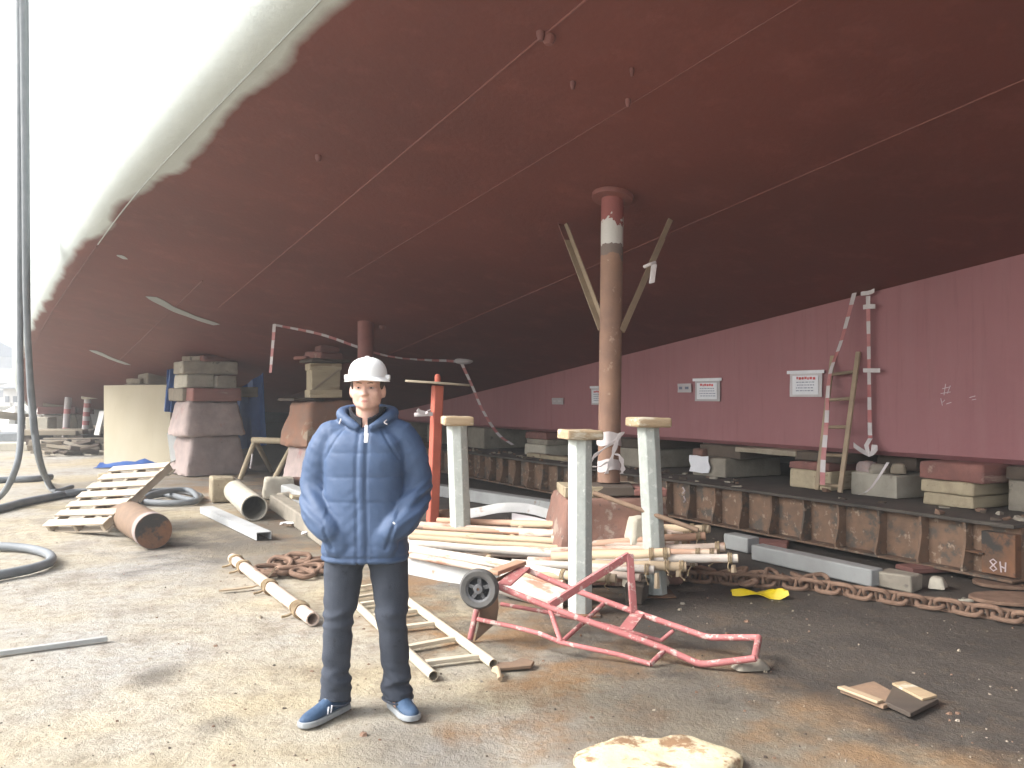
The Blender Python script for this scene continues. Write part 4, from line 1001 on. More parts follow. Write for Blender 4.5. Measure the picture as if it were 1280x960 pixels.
mb = MB(); mb.slab([G(*p)+Vector((0, 0, .045)) for p in ((1153, 884), (1172, 879.5), (1131, 861), (1115, 863.5))], .014)
mb.build('wood_strip', 'cap_wood', None, True, 30, .003, 'wide light wooden strip on the right scrap board', 'strip')

# ---- roped pole and lath
a, b = G(291, 698, .05), G(391, 774, .05)
t = thing('roped_pole', 'cream pole with rope lashings lying alone on the pale ground', 'pole', (a+b)/2-Vector((0, 0, .05)))
rod('pole', 'pole_white', a, b, .048, t, 14, hollow=.01); d = (b-a).normalized(); f_ = frame_x(d)
for k, nn in ((.05, 2), (.17, 3), (.53, 4), (.86, 5)):
    c = a.lerp(b, k); mb = MB()
    for w_ in range(nn): mb.tube([c+d*(.026*w_+.006*math.sin(w_*2))+f_ @ Vector((.008*math.sin(x*2), (.058+.006*math.sin(3*x+w_))*math.cos(x), (.058+.004*math.sin(3*x))*math.sin(x))) for x in [2*math.pi*j/16 for j in range(16)]], .008, 6, closed=True)
    for w_ in range(2):
        e = c+Vector((.05*(-1)**w_, -.06, -.035)); mb.tube(smoothpath([c+Vector((0, -.05, 0)), e, e+Vector((.05*(-1)**w_, -.03, -.008))], 3), .01, 6)
    mb.build('rope_lashing', 'rope', t)
mb = MB(); pts = smoothpath([G(276, 741)+Vector((0, 0, .02)), G(305, 738)+Vector((0, 0, .02)), G(326, 734)+Vector((0, 0, .03)), G(345, 722)+Vector((0, 0, .09))], 5)
g = [[p+Vector((-.006, -.03, 0)), p, p+Vector((.006, .03, 0))] for p in pts]; mb.sheet(g, .012)
mb.build('lath', 'pole_tan', label='thin bent lath passing under the roped pole', cat='lath')
bar('steel_bar', 'girder_grey', G(-160, 838, .02), G(134, 798, .02), .04, .03, None, .004, 0, 'long thin grey bar on the ground at the left picture edge', 'bar')

# ---- pallet on a log pipe
A, B = G(55, 658, .05), G(111, 668, .05); up_ = ((P(140, 583, 11.3)-A)+(P(200, 591, 10.75)-B))/2
u = up_.normalized(); v = (B-A).normalized(); v = (v-u*u.dot(v)).normalized(); n_ = v.cross(u); Lp = up_.length; Wp = (B-A).length+.06
if n_.z < 0: n_ = -n_
Mp = Matrix((v, u, n_)).transposed()
pal = thing('pallet', 'weathered wooden pallet leaning over a rusty drum pipe', 'pallet', A)
for k in range(7):
    c = A+u*(.05+(Lp-.1)*k/6)+v*(Wp/2)+n_*.012
    boxobj('slat', 'pallet_wood', c, (Wp+random.uniform(-.03, .03), random.uniform(.095, .115), .02), Mp @ Matrix.Rotation(random.uniform(-.012, .012), 3, 'Z'), pal, .003, .003)
for k in (.05, .5, .95):
    boxobj('stringer', 'pallet_wood', A+v*(Wp*k)+u*(Lp/2)-n_*.045, (Lp, .05, .09), Mp @ Matrix.Rotation(R(90), 3, 'Z'), pal, .004, .003)
for k in (0, 3, 6):
    boxobj('bottom_slat', 'pallet_wood', A+u*(.05+(Lp-.1)*k/6)+v*(Wp/2)-n_*.101, (Wp, .11, .02), Mp, pal, .003, .003)
q = G(192, 686); a = Vector((q.x, q.y+.0, .187)); b = Vector((-4.95, 10.85, .187))
t = thing('drum_pipe', 'short rusty capped pipe lying under the pallet', 'pipe', (a+b)/2-Vector((0, 0, .187)))
rod('shell', 'rust_pipe' if 'rust_pipe' in MATS else 'plate_brown', a, b, .187, t, 36)
d = (a-b).normalized(); rod('end_band', 'stone_pink', a-d*.16, a-d*.005, .190, t, 36)
rod('end_disc', 'rust_steel', a-d*.004, a+d*.004, .184, t, 36)
boxobj('timber_prop', 'timber_cream', P(121, 594, 11.6)+Vector((0, .25, -.3)), (.62, .16, .14), Matrix.Rotation(R(90), 3, 'Y'), None, .01, .005, 'short timber prop standing behind the top of the pallet', 'timber')

# ---- hollow cream pipe, wood block, metal trough
rod('hollow_pipe', 'concrete_pale', Vector((G(318, 651).x, G(318, 651).y, .165)), Vector((G(286, 620).x, G(286, 620).y, .165)), .165, None, 28, hollow=.014, label='cream pipe with a dark open end lying left of the man', cat='pipe')
boxobj('wood_block', 'timber_cream', G(272, 628)+Vector((0, .22, .19)), (.50, .36, .36), frame_x(G(300, 640)-G(280, 615)), None, .03, .015, 'squared cream timber end beside the hollow pipe', 'timber')
a, b = G(258, 641), G(330, 675); d = b-a; f_ = frame_x(d); mid = (a+b)/2; mb = MB()
mb.box(mid+Vector((0, 0, .085))+f_ @ Vector((0, 0, 0)), (d.length, .17, .010), f_); mb.box(mid+Vector((0, 0, .040))+f_ @ Vector((0, -.081, 0)), (d.length, .010, .079), f_); mb.box(mid+Vector((0, 0, .040))+f_ @ Vector((0, .081, 0)), (d.length, .010, .079), f_)
mb.build('metal_trough', 'girder_pale', None, True, 30, .002, 'upside down whitish metal channel on the ground left of the chain heap', 'channel')

# ---- sawhorse
t = thing('sawhorse', 'cream tube sawhorse between the two stone stacks', 'sawhorse', G(335, 598))
T = [Vector((P(319, 551, 16.9).x, 16.9, .76)), Vector((P(368, 556, 16.6).x, 16.6, .75))]
rod('top_bar', 'timber_cream', T[0]-Vector((.05, 0, 0)), T[1]+Vector((.05, 0, 0)), .06, t, 10)
for a, b in ((T[0], G(300, 599)), (T[0], G(340, 590)), (T[1], G(341, 602)), (T[1], G(384, 592))):
    rod('leg', 'timber_cream', a, b+Vector((0, 0, .0)), .05, t, 10)
for q in (0, 1): MB().tube(smoothpath([T[q].lerp(G((300, 341)[q], 600), .35)+Vector((.06, -.03, 0)), T[q].lerp(G((300, 341)[q], 600), .5)+Vector((.09, -.05, -.03)), T[q].lerp(G((300, 341)[q], 600), .5)+Vector((.07, -.05, -.16))], 4), .018, 6).build('rag_tie', 'sleeve', t)

# ---- rubble and beams left of the man
stone('rubble_stone', 'concrete_pale', G(345, 624)+Vector((0, .2, 0)), (.52, .42, .46, .36, .34), .3, None, .025, .05, 51, 'tan squared stone behind the open end of the hollow pipe', 'stone', 'rubble left of the man')
stone('rubble_stone', 'stone_red', G(368, 622)+Vector((0, .3, 0)), (.42, .4, .36, .3, .30), .1, None, .02, .04, 52, 'reddish squared stone right beside the tan one', 'stone', 'rubble left of the man')
stone('rubble_stone', 'concrete_block', G(357, 632)+Vector((0, .0, 0)), (.34, .3, .2, .2, .2), .7, None, .03, .05, 53, 'small broken grey stone in front of the tan one', 'stone', 'rubble left of the man')
bar('concrete_beam', 'concrete_block', G(346, 636)+Vector((0, 0, .10)), G(424, 690)+Vector((0, 0, .10)), .2, .2, None, .02, .01, 'grey concrete beam running from the rubble to the man', 'beam', 'beams left of the man')
bar('concrete_beam', 'girder_grey', G(358, 626)+Vector((0, 0, .13)), G(418, 654)+Vector((0, 0, .13)), .18, .26, None, .02, .01, 'second grey beam lying behind the first beside the man', 'beam', 'beams left of the man')
boxobj('wood_scrap', 'timber_cream', G(369, 646)+Vector((0, .25, .225)), (.26, .2, .04), Euler((.1, .2, .5)).to_matrix(), None, .006, .012, 'tan wood scrap lying on the grey beam', 'scrap')
for (px, py, sx_, lb) in ((362, 658, .22, 'white paper scrap on the ground left of the grey beam'), (392, 670, .26, 'white paper scrap on the ground next to the jacket of the man')):
    c = G(px, py); g = [[c+Vector((sx_*(i/4-.5), .12*(j/3-.5), .025+.03*abs(math.sin(i*1.3+j*2)))) for j in range(4)] for i in range(5)]
    MB().sheet(g, .004).build('paper_scrap', 'paper', label=lb, cat='paper', group='paper scraps')

# ---- stone stacks
SG = 'tall stacks of stone blocks and timbers'
def pz(py, Y): return CAM_H+ray(640, py).z*Y
Y1 = 18.1; X1 = P(260, 560, Y1).x; k1 = Y1/FPX
stone('stone_block', 'stone_pink', (X1, Y1, 0), (1.28, 1.15, .98, .90, .80), SA+.2, None, .03, .07, 61, 'pinkish stone block at the foot of the left stack', 'stone block', SG)
stone('stone_block', 'stone_pink', (X1-.04, Y1, .803), (1.28, 1.15, 1.03, .92, .70), SA+.2, None, .035, .08, 62, 'pinkish stone block second from the ground in the left stack', 'stone block', SG)
def stack_timber(m, px, py, Y, sx_, sy_, sz_, label, rz=0, z0=None, cat='timber', jit=.015):
    c = P(px, py, Y); z = z0 if z0 is not None else c.z
    k = int(px*7+py*3)
    me = stone_mesh('stack_timber', m, sx_, sy_, sx_*random.uniform(.93, 1), sy_*.97, sz_, .016, min(.035, sz_*.25), 5, k)
    return tag(put('stack_timber', me, None, (c.x, Y, z), Matrix.Rotation(SA+.15+rz, 3, 'Z') @ Matrix.Rotation(random.uniform(-.03, .03), 3, 'X')), label, cat, SG)
stack_timber('timber_grey', 234, 492, Y1+.1, .5, .9, .27, 'whitish timber stub sticking out left on the left stone stack', .05, 1.512)
stack_timber('timber_red', 264, 492, Y1-.05, 1.02, .9, .27, 'pinkish timber lying directly on the stone blocks of the left stack', -.02, 1.512)
stack_timber('timber_grey', 306, 488, Y1+.75, .5, .3, .22, 'dark timber end poking out right behind the left stack', .1, 1.60)
stack_timber('concrete_pale', 243, 474, Y1, .60, .8, .285, 'pale square block, left of the pair in the left stack', .04, 1.786)
stack_timber('concrete_block', 277, 474, Y1+.1, .42, .8, .265, 'greyer square block, right of the pair in the left stack', -.05, 1.786)
stack_timber('concrete_block', 257, 457, Y1, 1.12, .8, .26, 'grey beam across the pair of square blocks in the left stack', -.03, 2.075)
stack_timber('timber_red', 263, 446, Y1-.1, .62, .5, .11, 'red wedge flat on the top beam of the left stack', .25, 2.34)
stack_timber('timber_red', 272, 440, Y1-.05, .42, .4, .10, 'topmost red wedge touching the hull on the left stack', -.2, 2.455)
stack_timber('timber_grey', 245, 446, Y1-.2, .3, .5, .10, 'small grey wedge beside the red wedges on the left stack', .5, 2.34)
Y2 = 15.7; X2 = P(403, 560, Y2).x
stone('stone_block', 'stone_pink', (X2, Y2, 0), (1.16, 1.1, .92, .85, .72), SA+.2, None, .03, .07, 63, 'brownish foot stone of the stack half hidden by the left arm of the jacket', 'stone block', SG)
stone('stone_block', 'stone_rust', (X2, Y2, .723), (1.2, 1.1, .90, .85, .80), SA+.2, None, .035, .09, 64, 'rust coloured stone block of the stack just left of the man', 'stone block', SG)
stack_timber('timber_dark', 376, 498, Y2, .62, .6, .05, 'thin dark plank under the cream crate block', .1, 1.53)
# cream crate block with cross battens
c = P(404, 480, Y2); cb = thing('crate_block', 'cream wooden crate block with a diagonal crack on the stack left of the man', 'crate', (c.x, Y2, 1.585))
Mc = Matrix.Rotation(SA-.12, 3, 'Z')
boxobj('body', 'timber_cream', (c.x, Y2, 1.585+.31), (.52, .6, .62), Mc, cb, .02, .01)
boxobj('top_batten', 'timber_cream', (c.x, Y2, 1.585+.56), (.56, .64, .12), Mc, cb, .01); boxobj('bottom_batten', 'timber_cream', (c.x, Y2, 1.585+.075), (.57, .65, .14), Mc, cb, .01)
bar('diagonal_batten', 'timber_grey', Vector((c.x, Y2, 1.72))+Mc @ Vector((-.24, -.31, 0)), Vector((c.x, Y2, 2.1))+Mc @ Vector((.24, -.31, 0)), .02, .035, cb, .003)
stack_timber('timber_dark', 407, 452, Y2, .8, .6, .055, 'dark thin plank on top of the cream crate block', 0, 2.222)
stack_timber('timber_red', 405, 444, Y2-.05, .5, .5, .13, 'dark red wedge under the hull on the stack left of the man', .2, 2.282)
stack_timber('timber_red', 409, 436, Y2+.05, .36, .4, .12, 'topmost dark red wedge touching the hull left of the man', -.2, 2.416)
stack_timber('timber_red', 380, 444, Y2-.1, .22, .3, .05, 'small red chip lying at the left end of the dark thin plank', .4, 2.282)
# third stack behind the plywood
Y3 = 21.6; X3 = P(192, 520, Y3).x
stone('stone_block', 'stone_pink', (X3, Y3, 0), (1.4, 1.2, 1.1, .95, .85), SA, None, .02, .05, 65, 'stone block behind the plywood board, lowest of its stack', 'stone block', SG)
stone('stone_block', 'stone_pink', (X3, Y3, .853), (1.3, 1.2, 1.05, .95, .80), SA, None, .02, .05, 66, 'stone block behind the plywood board, second of its stack', 'stone block', SG)
stack_timber('timber_grey', 190, 480, Y3, 1.2, .8, .25, 'grey timber just above the top edge of the plywood board', 0, 1.66)
stack_timber('timber_grey', 198, 468, Y3, .78, .7, .32, 'mossy grey block on top of the stack behind the plywood', .1, 1.914)
stack_timber('timber_grey', 172, 474, Y3-.2, .3, .5, .14, 'small grey wedge left of the mossy block above the plywood', .5, 1.914)

# ---- plywood board and blue tarps
Yb = 19.6; a, b = P(130, 585, Yb), P(213, 585, Yb+.3); a.z = b.z = 0.02; tl = P(130, 482, Yb+.5); tr = P(213, 481, Yb+.75)
g = [[a.lerp(tl, j/4) for j in range(5)], [((a+b)/2).lerp((tl+tr)/2, j/4) for j in range(5)], [b.lerp(tr, j/4) for j in range(5)]]
MB().sheet(g, .03).build('plywood_board', 'plywood', label='large pale plywood board leaning upright beside the left stone stack', cat='board')
def cloth(pxs, Y0, label, rows=8, cols=8, amp=.06, seed=0, name='blue_tarp', th=.01):
    """pxs: four pixel corners tl, tr, br, bl hung as a vertical folded cloth"""
    tl, tr, br, bl = [P(x, y, Y0) for x, y in pxs]; g = []
    for i in range(rows+1):
        row = []
        for j in range(cols+1):
            u, v_ = j/cols, i/rows; p = tl.lerp(tr, u).lerp(bl.lerp(br, u), v_)
            p += Vector((0, amp*math.sin(u*13+seed+v_*1.5)+amp*.6*noise.noise((u*4, v_*4, seed)), 0)); row.append(p)
        g.append(row)
    return MB().sheet(g, th).build(name, 'tarp_blue', None, True, 60, 0, label, 'tarp', 'blue tarps')
cloth(((209, 462), (224, 460), (218, 516), (204, 514)), 19.4, 'blue tarp hanging over the right corner of the plywood board')
cloth(((296, 488), (329, 466), (334, 556), (300, 562)), 18.9, 'dark blue tarp hanging right of the left stone stack', seed=3)
g = []
for i in range(15):
    u = i/14; row = []
    for j in range(7):
        v_ = j/6; c = G(122+96*u, 585-3*u); h = (.10+.62*u*u)*math.sin(math.pi*min(1, v_*1.02+.0))+.06*noise.noise((u*7, v_*4, 2))
        row.append(c+Vector((0, -.2+.9*v_, max(.015, h))))
    g.append(row)
MB().sheet(g, .01).build('blue_tarp', 'tarp_blue', None, True, 60, 0, 'crumpled blue tarp heaped on the ground before the plywood', 'tarp', 'blue tarps')
q = [P(209, 541, 18.3), P(225, 548, 18.2), P(229, 570, 17.9), P(214, 578, 17.9)]
MB().sheet([[q[0], q[1]], [(q[0]+q[3])/2, (q[1]+q[2])/2], [q[3], q[2]]], .03).build('grey_panel', 'girder_grey', label='small grey panel leaning on the foot of the left stone stack', cat='panel')

# ---- hoses
def hose(pts, r, label, grp, cat='hose', name='black_hose', m='hose_black'):
    return MB().tube(smoothpath(pts, 8), r, 10).build(name, m, None, True, 60, 0, label, cat, grp)
g_ = lambda px, py, z=.05: G(px, py)+Vector((0, 0, z))
HG = 'hoses hanging from the ship'
TOPH = [H(13.6, edge_o(13.6)+1.2, 10.55), H(13.6, edge_o(13.6)-.35, 10.75), H(13.65, edge_o(13.6)-.72, 10.2)]
hose(TOPH+[P(25, -60, 11.9), P(28, 0, 11.9), P(31, 200, 12.0), P(33, 380, 12.2), P(40, 500, 12.6), P(50, 575, 12.9), g_(66, 616, .06), g_(82, 622, .06), g_(130, 616, .06)], .045, 'thick dark hose hanging from the ship, right one curving onto the ground', HG)
hose([q+DX*-.25 for q in TOPH]+[P(21, -60, 11.9), P(24, 0, 11.9), P(25, 250, 12.1), P(25, 440, 12.5), P(26, 540, 12.4), P(18, 590, 12.3), g_(-6, 630, .06), g_(-60, 640, .06), g_(-200, 636, .06), g_(-330, 650, .06)], .045, 'dark hose hanging from the ship, left one bending out of the picture', HG)
hose([q+DX*.2 for q in TOPH]+[P(29, -60, 12.0), P(32, 0, 12.0), P(34, 300, 12.3), P(36, 460, 12.75), P(45, 560, 12.9), g_(57, 604, .06), g_(68, 618, .06), g_(90, 612, .05)], .04, 'thin hose hanging from the ship between the two others', HG)
FG = 'hoses lying on the ground'
hose([g_(-420, 668), g_(-250, 660), g_(-120, 664), g_(-40, 648), g_(0, 640), g_(30, 632), g_(70, 624), g_(100, 619), g_(150, 622)], .06, 'thick dark hose on the ground running behind the pallet', FG)
hose([g_(-300, 612), g_(-120, 600), g_(-30, 604), g_(10, 603), g_(40, 602), g_(64, 599)], .06, 'grey hose on the ground at the far left', FG)
hose([g_(-300, 700), g_(-140, 686), g_(-40, 690), g_(0, 689), g_(38, 692), g_(62, 700), g_(62, 709), g_(45, 716), g_(20, 722), g_(-40, 734), g_(-160, 760), g_(-300, 752)], .045, 'black hose loop on the pale ground at the left picture edge', FG)
hose([g_(160, 628), g_(190, 618), g_(225, 617), g_(250, 624), g_(240, 629), g_(205, 622), g_(175, 630), g_(215, 633), g_(246, 630), g_(235, 622, .12), g_(195, 626, .12), g_(168, 634)], .045, 'coiled grey hose behind the capped rusty pipe', FG)

# ---- garland of tape under the hull
q = HP(343, 405); dn = P(338, 466, q.y)
tape_thing('striped tape hanging straight down from the hull left of the man', [([q, P(341, 430, q.y), dn], .055, (1, 0, 0), .5, True)])
e = HP(576, 452, .03); mid = q.lerp(e, .25)+Vector((0, 0, -.02)); m2 = q.lerp(e, .6)+Vector((0, 0, -.16))
tape_thing('dim striped tape strung under the hull from the hanging tape to the clamp', [([q+Vector((0, 0, -.01)), mid, m2, e], .045, (0, .3, 1), .6, True)])
e2 = Vector(SK(641, 556, 7.6)); tape_thing('striped tape drooping from the clamp down to the keel blocks', [([e, P(590, 482, e.y*.7+e2.y*.3), P(603, 512, e.y*.45+e2.y*.55), P(622, 542, e2.y*.9+e.y*.1), e2], .055, (1, 0, .2), .6, True)])
MB().ellipsoid(e+Vector((.05, 0, .01)), (.17, .1, .06)).build('clamp_knot', 'sleeve', label='pale knot of cloth fixed under the hull where the tape hangs', cat='knot')
# ================================================================== THE MAN
PX, PY = (456-640)/FPX*4.43, 4.43
man = thing('person', 'person in white hard hat and blue jacket standing with hands in pockets', 'person', (PX, PY, 0))
PO = Vector((PX, PY, 0))
def remesh(mb, voxel, smooth_it=4, fac=.5):
    me = bpy.data.meshes.new('t'); me.from_pydata(mb.v, [], mb.f); me.update()
    bm = bmesh.new(); bm.from_mesh(me); bmesh.ops.recalc_face_normals(bm, faces=bm.faces[:]); bm.to_mesh(me); bm.free()
    ob = bpy.data.objects.new('t', me); C.objects.link(ob)
    m = ob.modifiers.new('r', 'REMESH'); m.mode = 'VOXEL'; m.voxel_size = voxel
    if smooth_it: s = ob.modifiers.new('s', 'SMOOTH'); s.iterations = smooth_it; s.factor = fac
    bpy.context.view_layer.update()
    out = bpy.data.meshes.new_from_object(ob.evaluated_get(bpy.context.evaluated_depsgraph_get()))
    bpy.data.objects.remove(ob); bpy.data.meshes.remove(me); return out
def wear(name, me, m, parent=man, smooth=True):
    me.name = name; me.materials.clear(); me.materials.append(MATS[m]); me.shade_smooth()
    return put(name, me, parent, PO)
def ering(cx, cy, z, rx, ry, n=28, p=2.4, tilt=0):
    out = []
    for i in range(n):
        t = 2*math.pi*i/n; c, s_ = math.cos(t), math.sin(t)
        x = math.copysign(abs(c)**(2/p), c)*rx; y = math.copysign(abs(s_)**(2/p), s_)*ry
        out.append(Vector((cx+x, cy+y, z+tilt*y)))
    return out
V = Vector
# arm joints (local, camera side is -y; index 0 = his right, on the left in the picture)
ARM = []
for sg in (-1, 1):
    ARM.append([V((sg*.095+.005, .018, 1.425)), V((sg*.168+.004, .025, 1.415)), V((sg*.222+.003, .04, 1.315)), V((sg*.250, .055, 1.19)), V((sg*.250, .025, 1.105)), V((sg*.215, -.065, 1.01)), V((sg*.160, -.120, .955)), V((sg*.120, -.125, .925))])
LEG = [[V((-.090, 0, .92)), V((-.098, .0, .80)), V((-.118, -.005, .60)), V((-.128, -.02, .47)), V((-.140, .0, .28)), V((-.148, .015, .10)), V((-.150, .01, .06))],
       [V((.100, 0, .92)), V((.118, .0, .80)), V((.138, -.005, .60)), V((.145, -.02, .47)), V((.155, .02, .28)), V((.165, .045, .10)), V((.166, .045, .06))]]
# ---- body: one continuous skin surface
hx, hy = .019, -.035                                   # head axis
mb = MB()
mb.rings([ering(.005, 0, z, rx, ry) for z, rx, ry in ((.84, .15, .10), (.95, .165, .11), (1.08, .15, .105), (1.25, .165, .11), (1.38, .175, .10), (1.44, .13, .08), (1.48, .07, .065))])
mb.tube([V((.008, .01, 1.42)), V((.014, -.005, 1.52)), V((.018, -.015, 1.62))], [.062, .058, .06], 16)
mb.ellipsoid((hx, hy+.02, 1.69), (.079, .100, .112), 20, 16)          # skull
mb.ellipsoid((hx, hy-.022, 1.628), (.073, .070, .072), 18, 14)        # face
mb.ellipsoid((hx, hy-.030, 1.585), (.058, .054, .036), 16, 10)        # jaw
mb.ellipsoid((hx, hy-.072, 1.571), (.024, .018, .017), 12, 8)         # chin
for sg in (-1, 1):
    mb.ellipsoid((hx+sg*.040, hy-.055, 1.632), (.028, .026, .024), 12, 8)   # cheek
    mb.ellipsoid((hx+sg*.034, hy-.066, 1.683), (.030, .019, .012), 12, 8)   # brow
    mb.ellipsoid((hx+sg*.081, hy+.015, 1.642), (.013, .024, .034), 12, 10)  # ear
    mb.ellipsoid((hx+sg*.050, hy-.012, 1.600), (.022, .04, .032), 12, 8)     # jaw corner
    mb.ellipsoid((hx+sg*.013, hy-.101, 1.628), (.010, .012, .009), 10, 8)   # nostril wing
mb.rings([[V((hx+x*w_, hy+y, z)) for x, y in ((-1, -.06), (-.45, yy), (.45, yy), (1, -.06))] for z, w_, yy in ((1.676, .010, -.089), (1.655, .0125, -.098), (1.636, .016, -.112), (1.625, .016, -.114), (1.619, .012, -.098))])
mb.ellipsoid((hx, hy-.112, 1.629), (.0135, .013, .012), 12, 8)
mb.ellipsoid((hx, hy-.085, 1.598), (.024, .012, .0065), 12, 8); mb.ellipsoid((hx, hy-.085, 1.589), (.021, .012, .007), 12, 8)
for k in (0, 1):
    a = ARM[k]; mb.tube(a[:7], [.05, .055, .05, .045, .043, .036, .03], 14)
    # hand inside the pocket: palm, four fingers and thumb
    wv = a[6]+V((0, .03, 0)); sg = -1 if k == 0 else 1; hd = V((-sg*.70, .08, -.70)).normalized(); sd_ = V((0, -1, 0)).cross(hd).normalized()
    mb.ellipsoid(wv+hd*.045, (.042, .018, .048), 12, 8)
    for f, (off, ln) in enumerate(((-.030, .050), (-.010, .058), (.010, .055), (.029, .044))):
        b0 = wv+hd*.08+sd_*off; mb.tube([b0-hd*.02, b0+hd*ln*.5+V((0, .008, 0)), b0+hd*ln+V((0, .02, 0))], [.0095, .009, .0075], 8)
    mb.tube([wv+hd*.02-sd_*.03, wv+hd*.06-sd_*.058, wv+hd*.09-sd_*.062], [.012, .0105, .009], 8)
    l = LEG[k]; mb.tube(l, [.085, .082, .064, .056, .052, .04, .04], 14)
    f0 = l[6]; mb.ellipsoid(f0+V((-.005 if k == 0 else .005, -.02, -.01)), (.03, .04, .03), 12, 8)
body = remesh(mb, .0075, 3, .5)
# carve: eye sockets and the line of the mouth, colour the lips
att = body.attributes.new('lip', 'FLOAT', 'POINT'); vals = []
for v in body.vertices:
    p = v.co; dx = p.x-hx
    if p.y < hy-.03 and 1.55 < p.z < 1.72:
        for sg in (-1, 1):
            d = math.hypot((dx-sg*.032)/.020, (p.z-1.662)/.011)
            if d < 1.6: v.co.y += .010*math.exp(-d*d*1.3)
        d = math.hypot(dx/.026, (p.z-1.5945)/.004); v.co.y += .004*math.exp(-d*d)
        for sg in (-1, 1):   # fold from nose to mouth
            q = (p.z-1.62)/-.035
            if 0 < q < 1:
                xx = sg*(.020+.014*q); v.co.y += .0025*math.exp(-((dx-xx)/.004)**2)
    vals.append(max(0, 1-math.hypot(dx/.024, (p.z-1.594)/.009)) if p.y < hy-.06 else 0)
att.data.foreach_set('value', vals)
mt = MATS['skin']; nt = mt.node_tree; bs = nt.nodes['Principled BSDF']; src = bs.inputs['Base Color'].links[0].from_socket
an = nt.nodes.new('ShaderNodeAttribute'); an.attribute_name = 'lip'
L(nt, mixc(nt, ramp(nt, an.outputs['Fac'], .05, .5), src, (.42, .17, .145)), bs.inputs['Base Color'])
bs.inputs['Subsurface Weight'].default_value = .15; bs.inputs['Subsurface Radius'].default_value = (.02, .008, .004); bs.inputs['Subsurface Scale'].default_value = .3
bo = wear('body', body, 'skin')
for sg in (-1, 1):
    mb = MB(); mb.ellipsoid(V((hx+sg*.032, hy-.070, 1.661)), (.0125, .0105, .0042), 12, 8); e = wear('eye', mb.mesh('eye', 'paper'), 'sleeve', man)
    mb = MB(); mb.ellipsoid(V((hx+sg*.032, hy-.079, 1.661)), (.0048, .0035, .0038), 10, 8); put('iris', mb.mesh('iris', 'eye_dark'), e, PO)
    mb = MB(); mb.tube([V((hx+sg*x, hy+y, z)) for x, y, z in ((.014, -.086, 1.683), (.032, -.0855, 1.687), (.052, -.071, 1.682))], [.002, .003, .002], 8); wear('eyebrow', mb.mesh('eyebrow', 'plate_brown'), 'plate_brown', man)
# hair showing under the helmet
mb = MB()
for sg in (-1, 1): mb.ellipsoid(V((hx+sg*.072, hy+.02, 1.678)), (.013, .055, .035), 12, 8)
mb.ellipsoid(V((hx, hy+.085, 1.66)), (.068, .04, .07), 14, 10)
wear('hair', remesh(mb, .006, 2), 'hair')
# ---- hard hat
hat = thing('hard_hat', None, None, (0, 0, 0)); hat.parent = None
bpy.data.objects.remove(hat)
def hatring(z, rx, ry, oy=0): return [V((hx+rx*math.cos(t), hy+.012+oy+ry*math.sin(t), z)) for t in [2*math.pi*i/40 for i in range(40)]]
ZB = 1.709
mb = MB(); mb.rings([hatring(ZB+z, .098*k, .122*k) for z, k in ((0, 1.0), (.025, .995), (.048, .96), (.070, .87), (.088, .72), (.100, .52), (.107, .3), (.109, .02))][::1])
hat = wear('hard_hat', mb.mesh('hard_hat', 'helmet'), 'helmet')
# brim: tilted rim, longer in front
g = []
for i in range(41):
    t = 2*math.pi*i/40; c, s_ = math.cos(t), math.sin(t); fr = max(0, -s_)**1.5
    ex = .014+.030*fr; z0 = ZB+.004-.006*fr-.012*abs(c)
    g.append([V((hx+(.096)*c, hy+.012+.120*s_, ZB+.006)), V((hx+(.098+ex*.5)*c, hy+.012+(.122+ex*.5)*s_, z0+.001)), V((hx+(.098+ex)*c, hy+.012+(.122+ex)*s_, z0-.008))])
mb = MB(); mb.sheet(g, .004); put('brim', mb.mesh('brim', 'helmet'), hat, PO)
mb = MB(); pts = [V((hx, hy+.012+.124*math.cos(a)*.99, ZB+.111*math.sin(a)+.0005)) for a in [R(18)+R(144)*i/20 for i in range(21)]]
mb.tube(pts, [.001]+[.007]*19+[.001], 8, ell=(.6, 1.6)); put('ridge', mb.mesh('ridge', 'helmet'), hat, PO)
for sg in (-1, 1):
    mb = MB(); mb.box(V((hx+sg*.104, hy+.0, ZB+.006)), (.022, .035, .026), None); o = put('side_slot', mb.mesh('side_slot', 'helmet'), hat, PO); bev(o, .004)
# ---- jacket
def armr(t):
    tab = [.062, .086, .092, .090, .087, .079, .066, .050]; i = min(6, int(t)); f = t-i; return tab[i]+(tab[min(7, i+1)]-tab[i])*f
mb = MB()
mb.rings([ering(cx, cy, z, rx, ry, 36, 2.5) for z, cx, cy, rx, ry in ((.785, .004, 0, .214, .150), (.80, .004, 0, .222, .158), (.86, .004, 0, .219, .158), (.95, .004, -.004, .212, .157), (1.06, .004, 0, .203, .150), (1.18, .004, 0, .203, .150), (1.30, .004, .002, .208, .145), (1.38, .004, .008, .205, .135))]+[ering(cx, cy, z, rx, ry, 36, 2.4, tl) for z, cx, cy, rx, ry, tl in ((1.435, .005, .012, .175, .118, .10), (1.470, .008, .014, .125, .098, .28), (1.490, .010, .01, .098, .085, .36))])
for k in (0, 1): mb.tube(smoothpath(ARM[k], 4), [armr(i/4) for i in range(29)], 18)
# pocket bulges over the hands
for sg in (-1, 1): mb.ellipsoid(V((sg*.105, -.118, .90)), (.085, .050, .095), 14, 10)
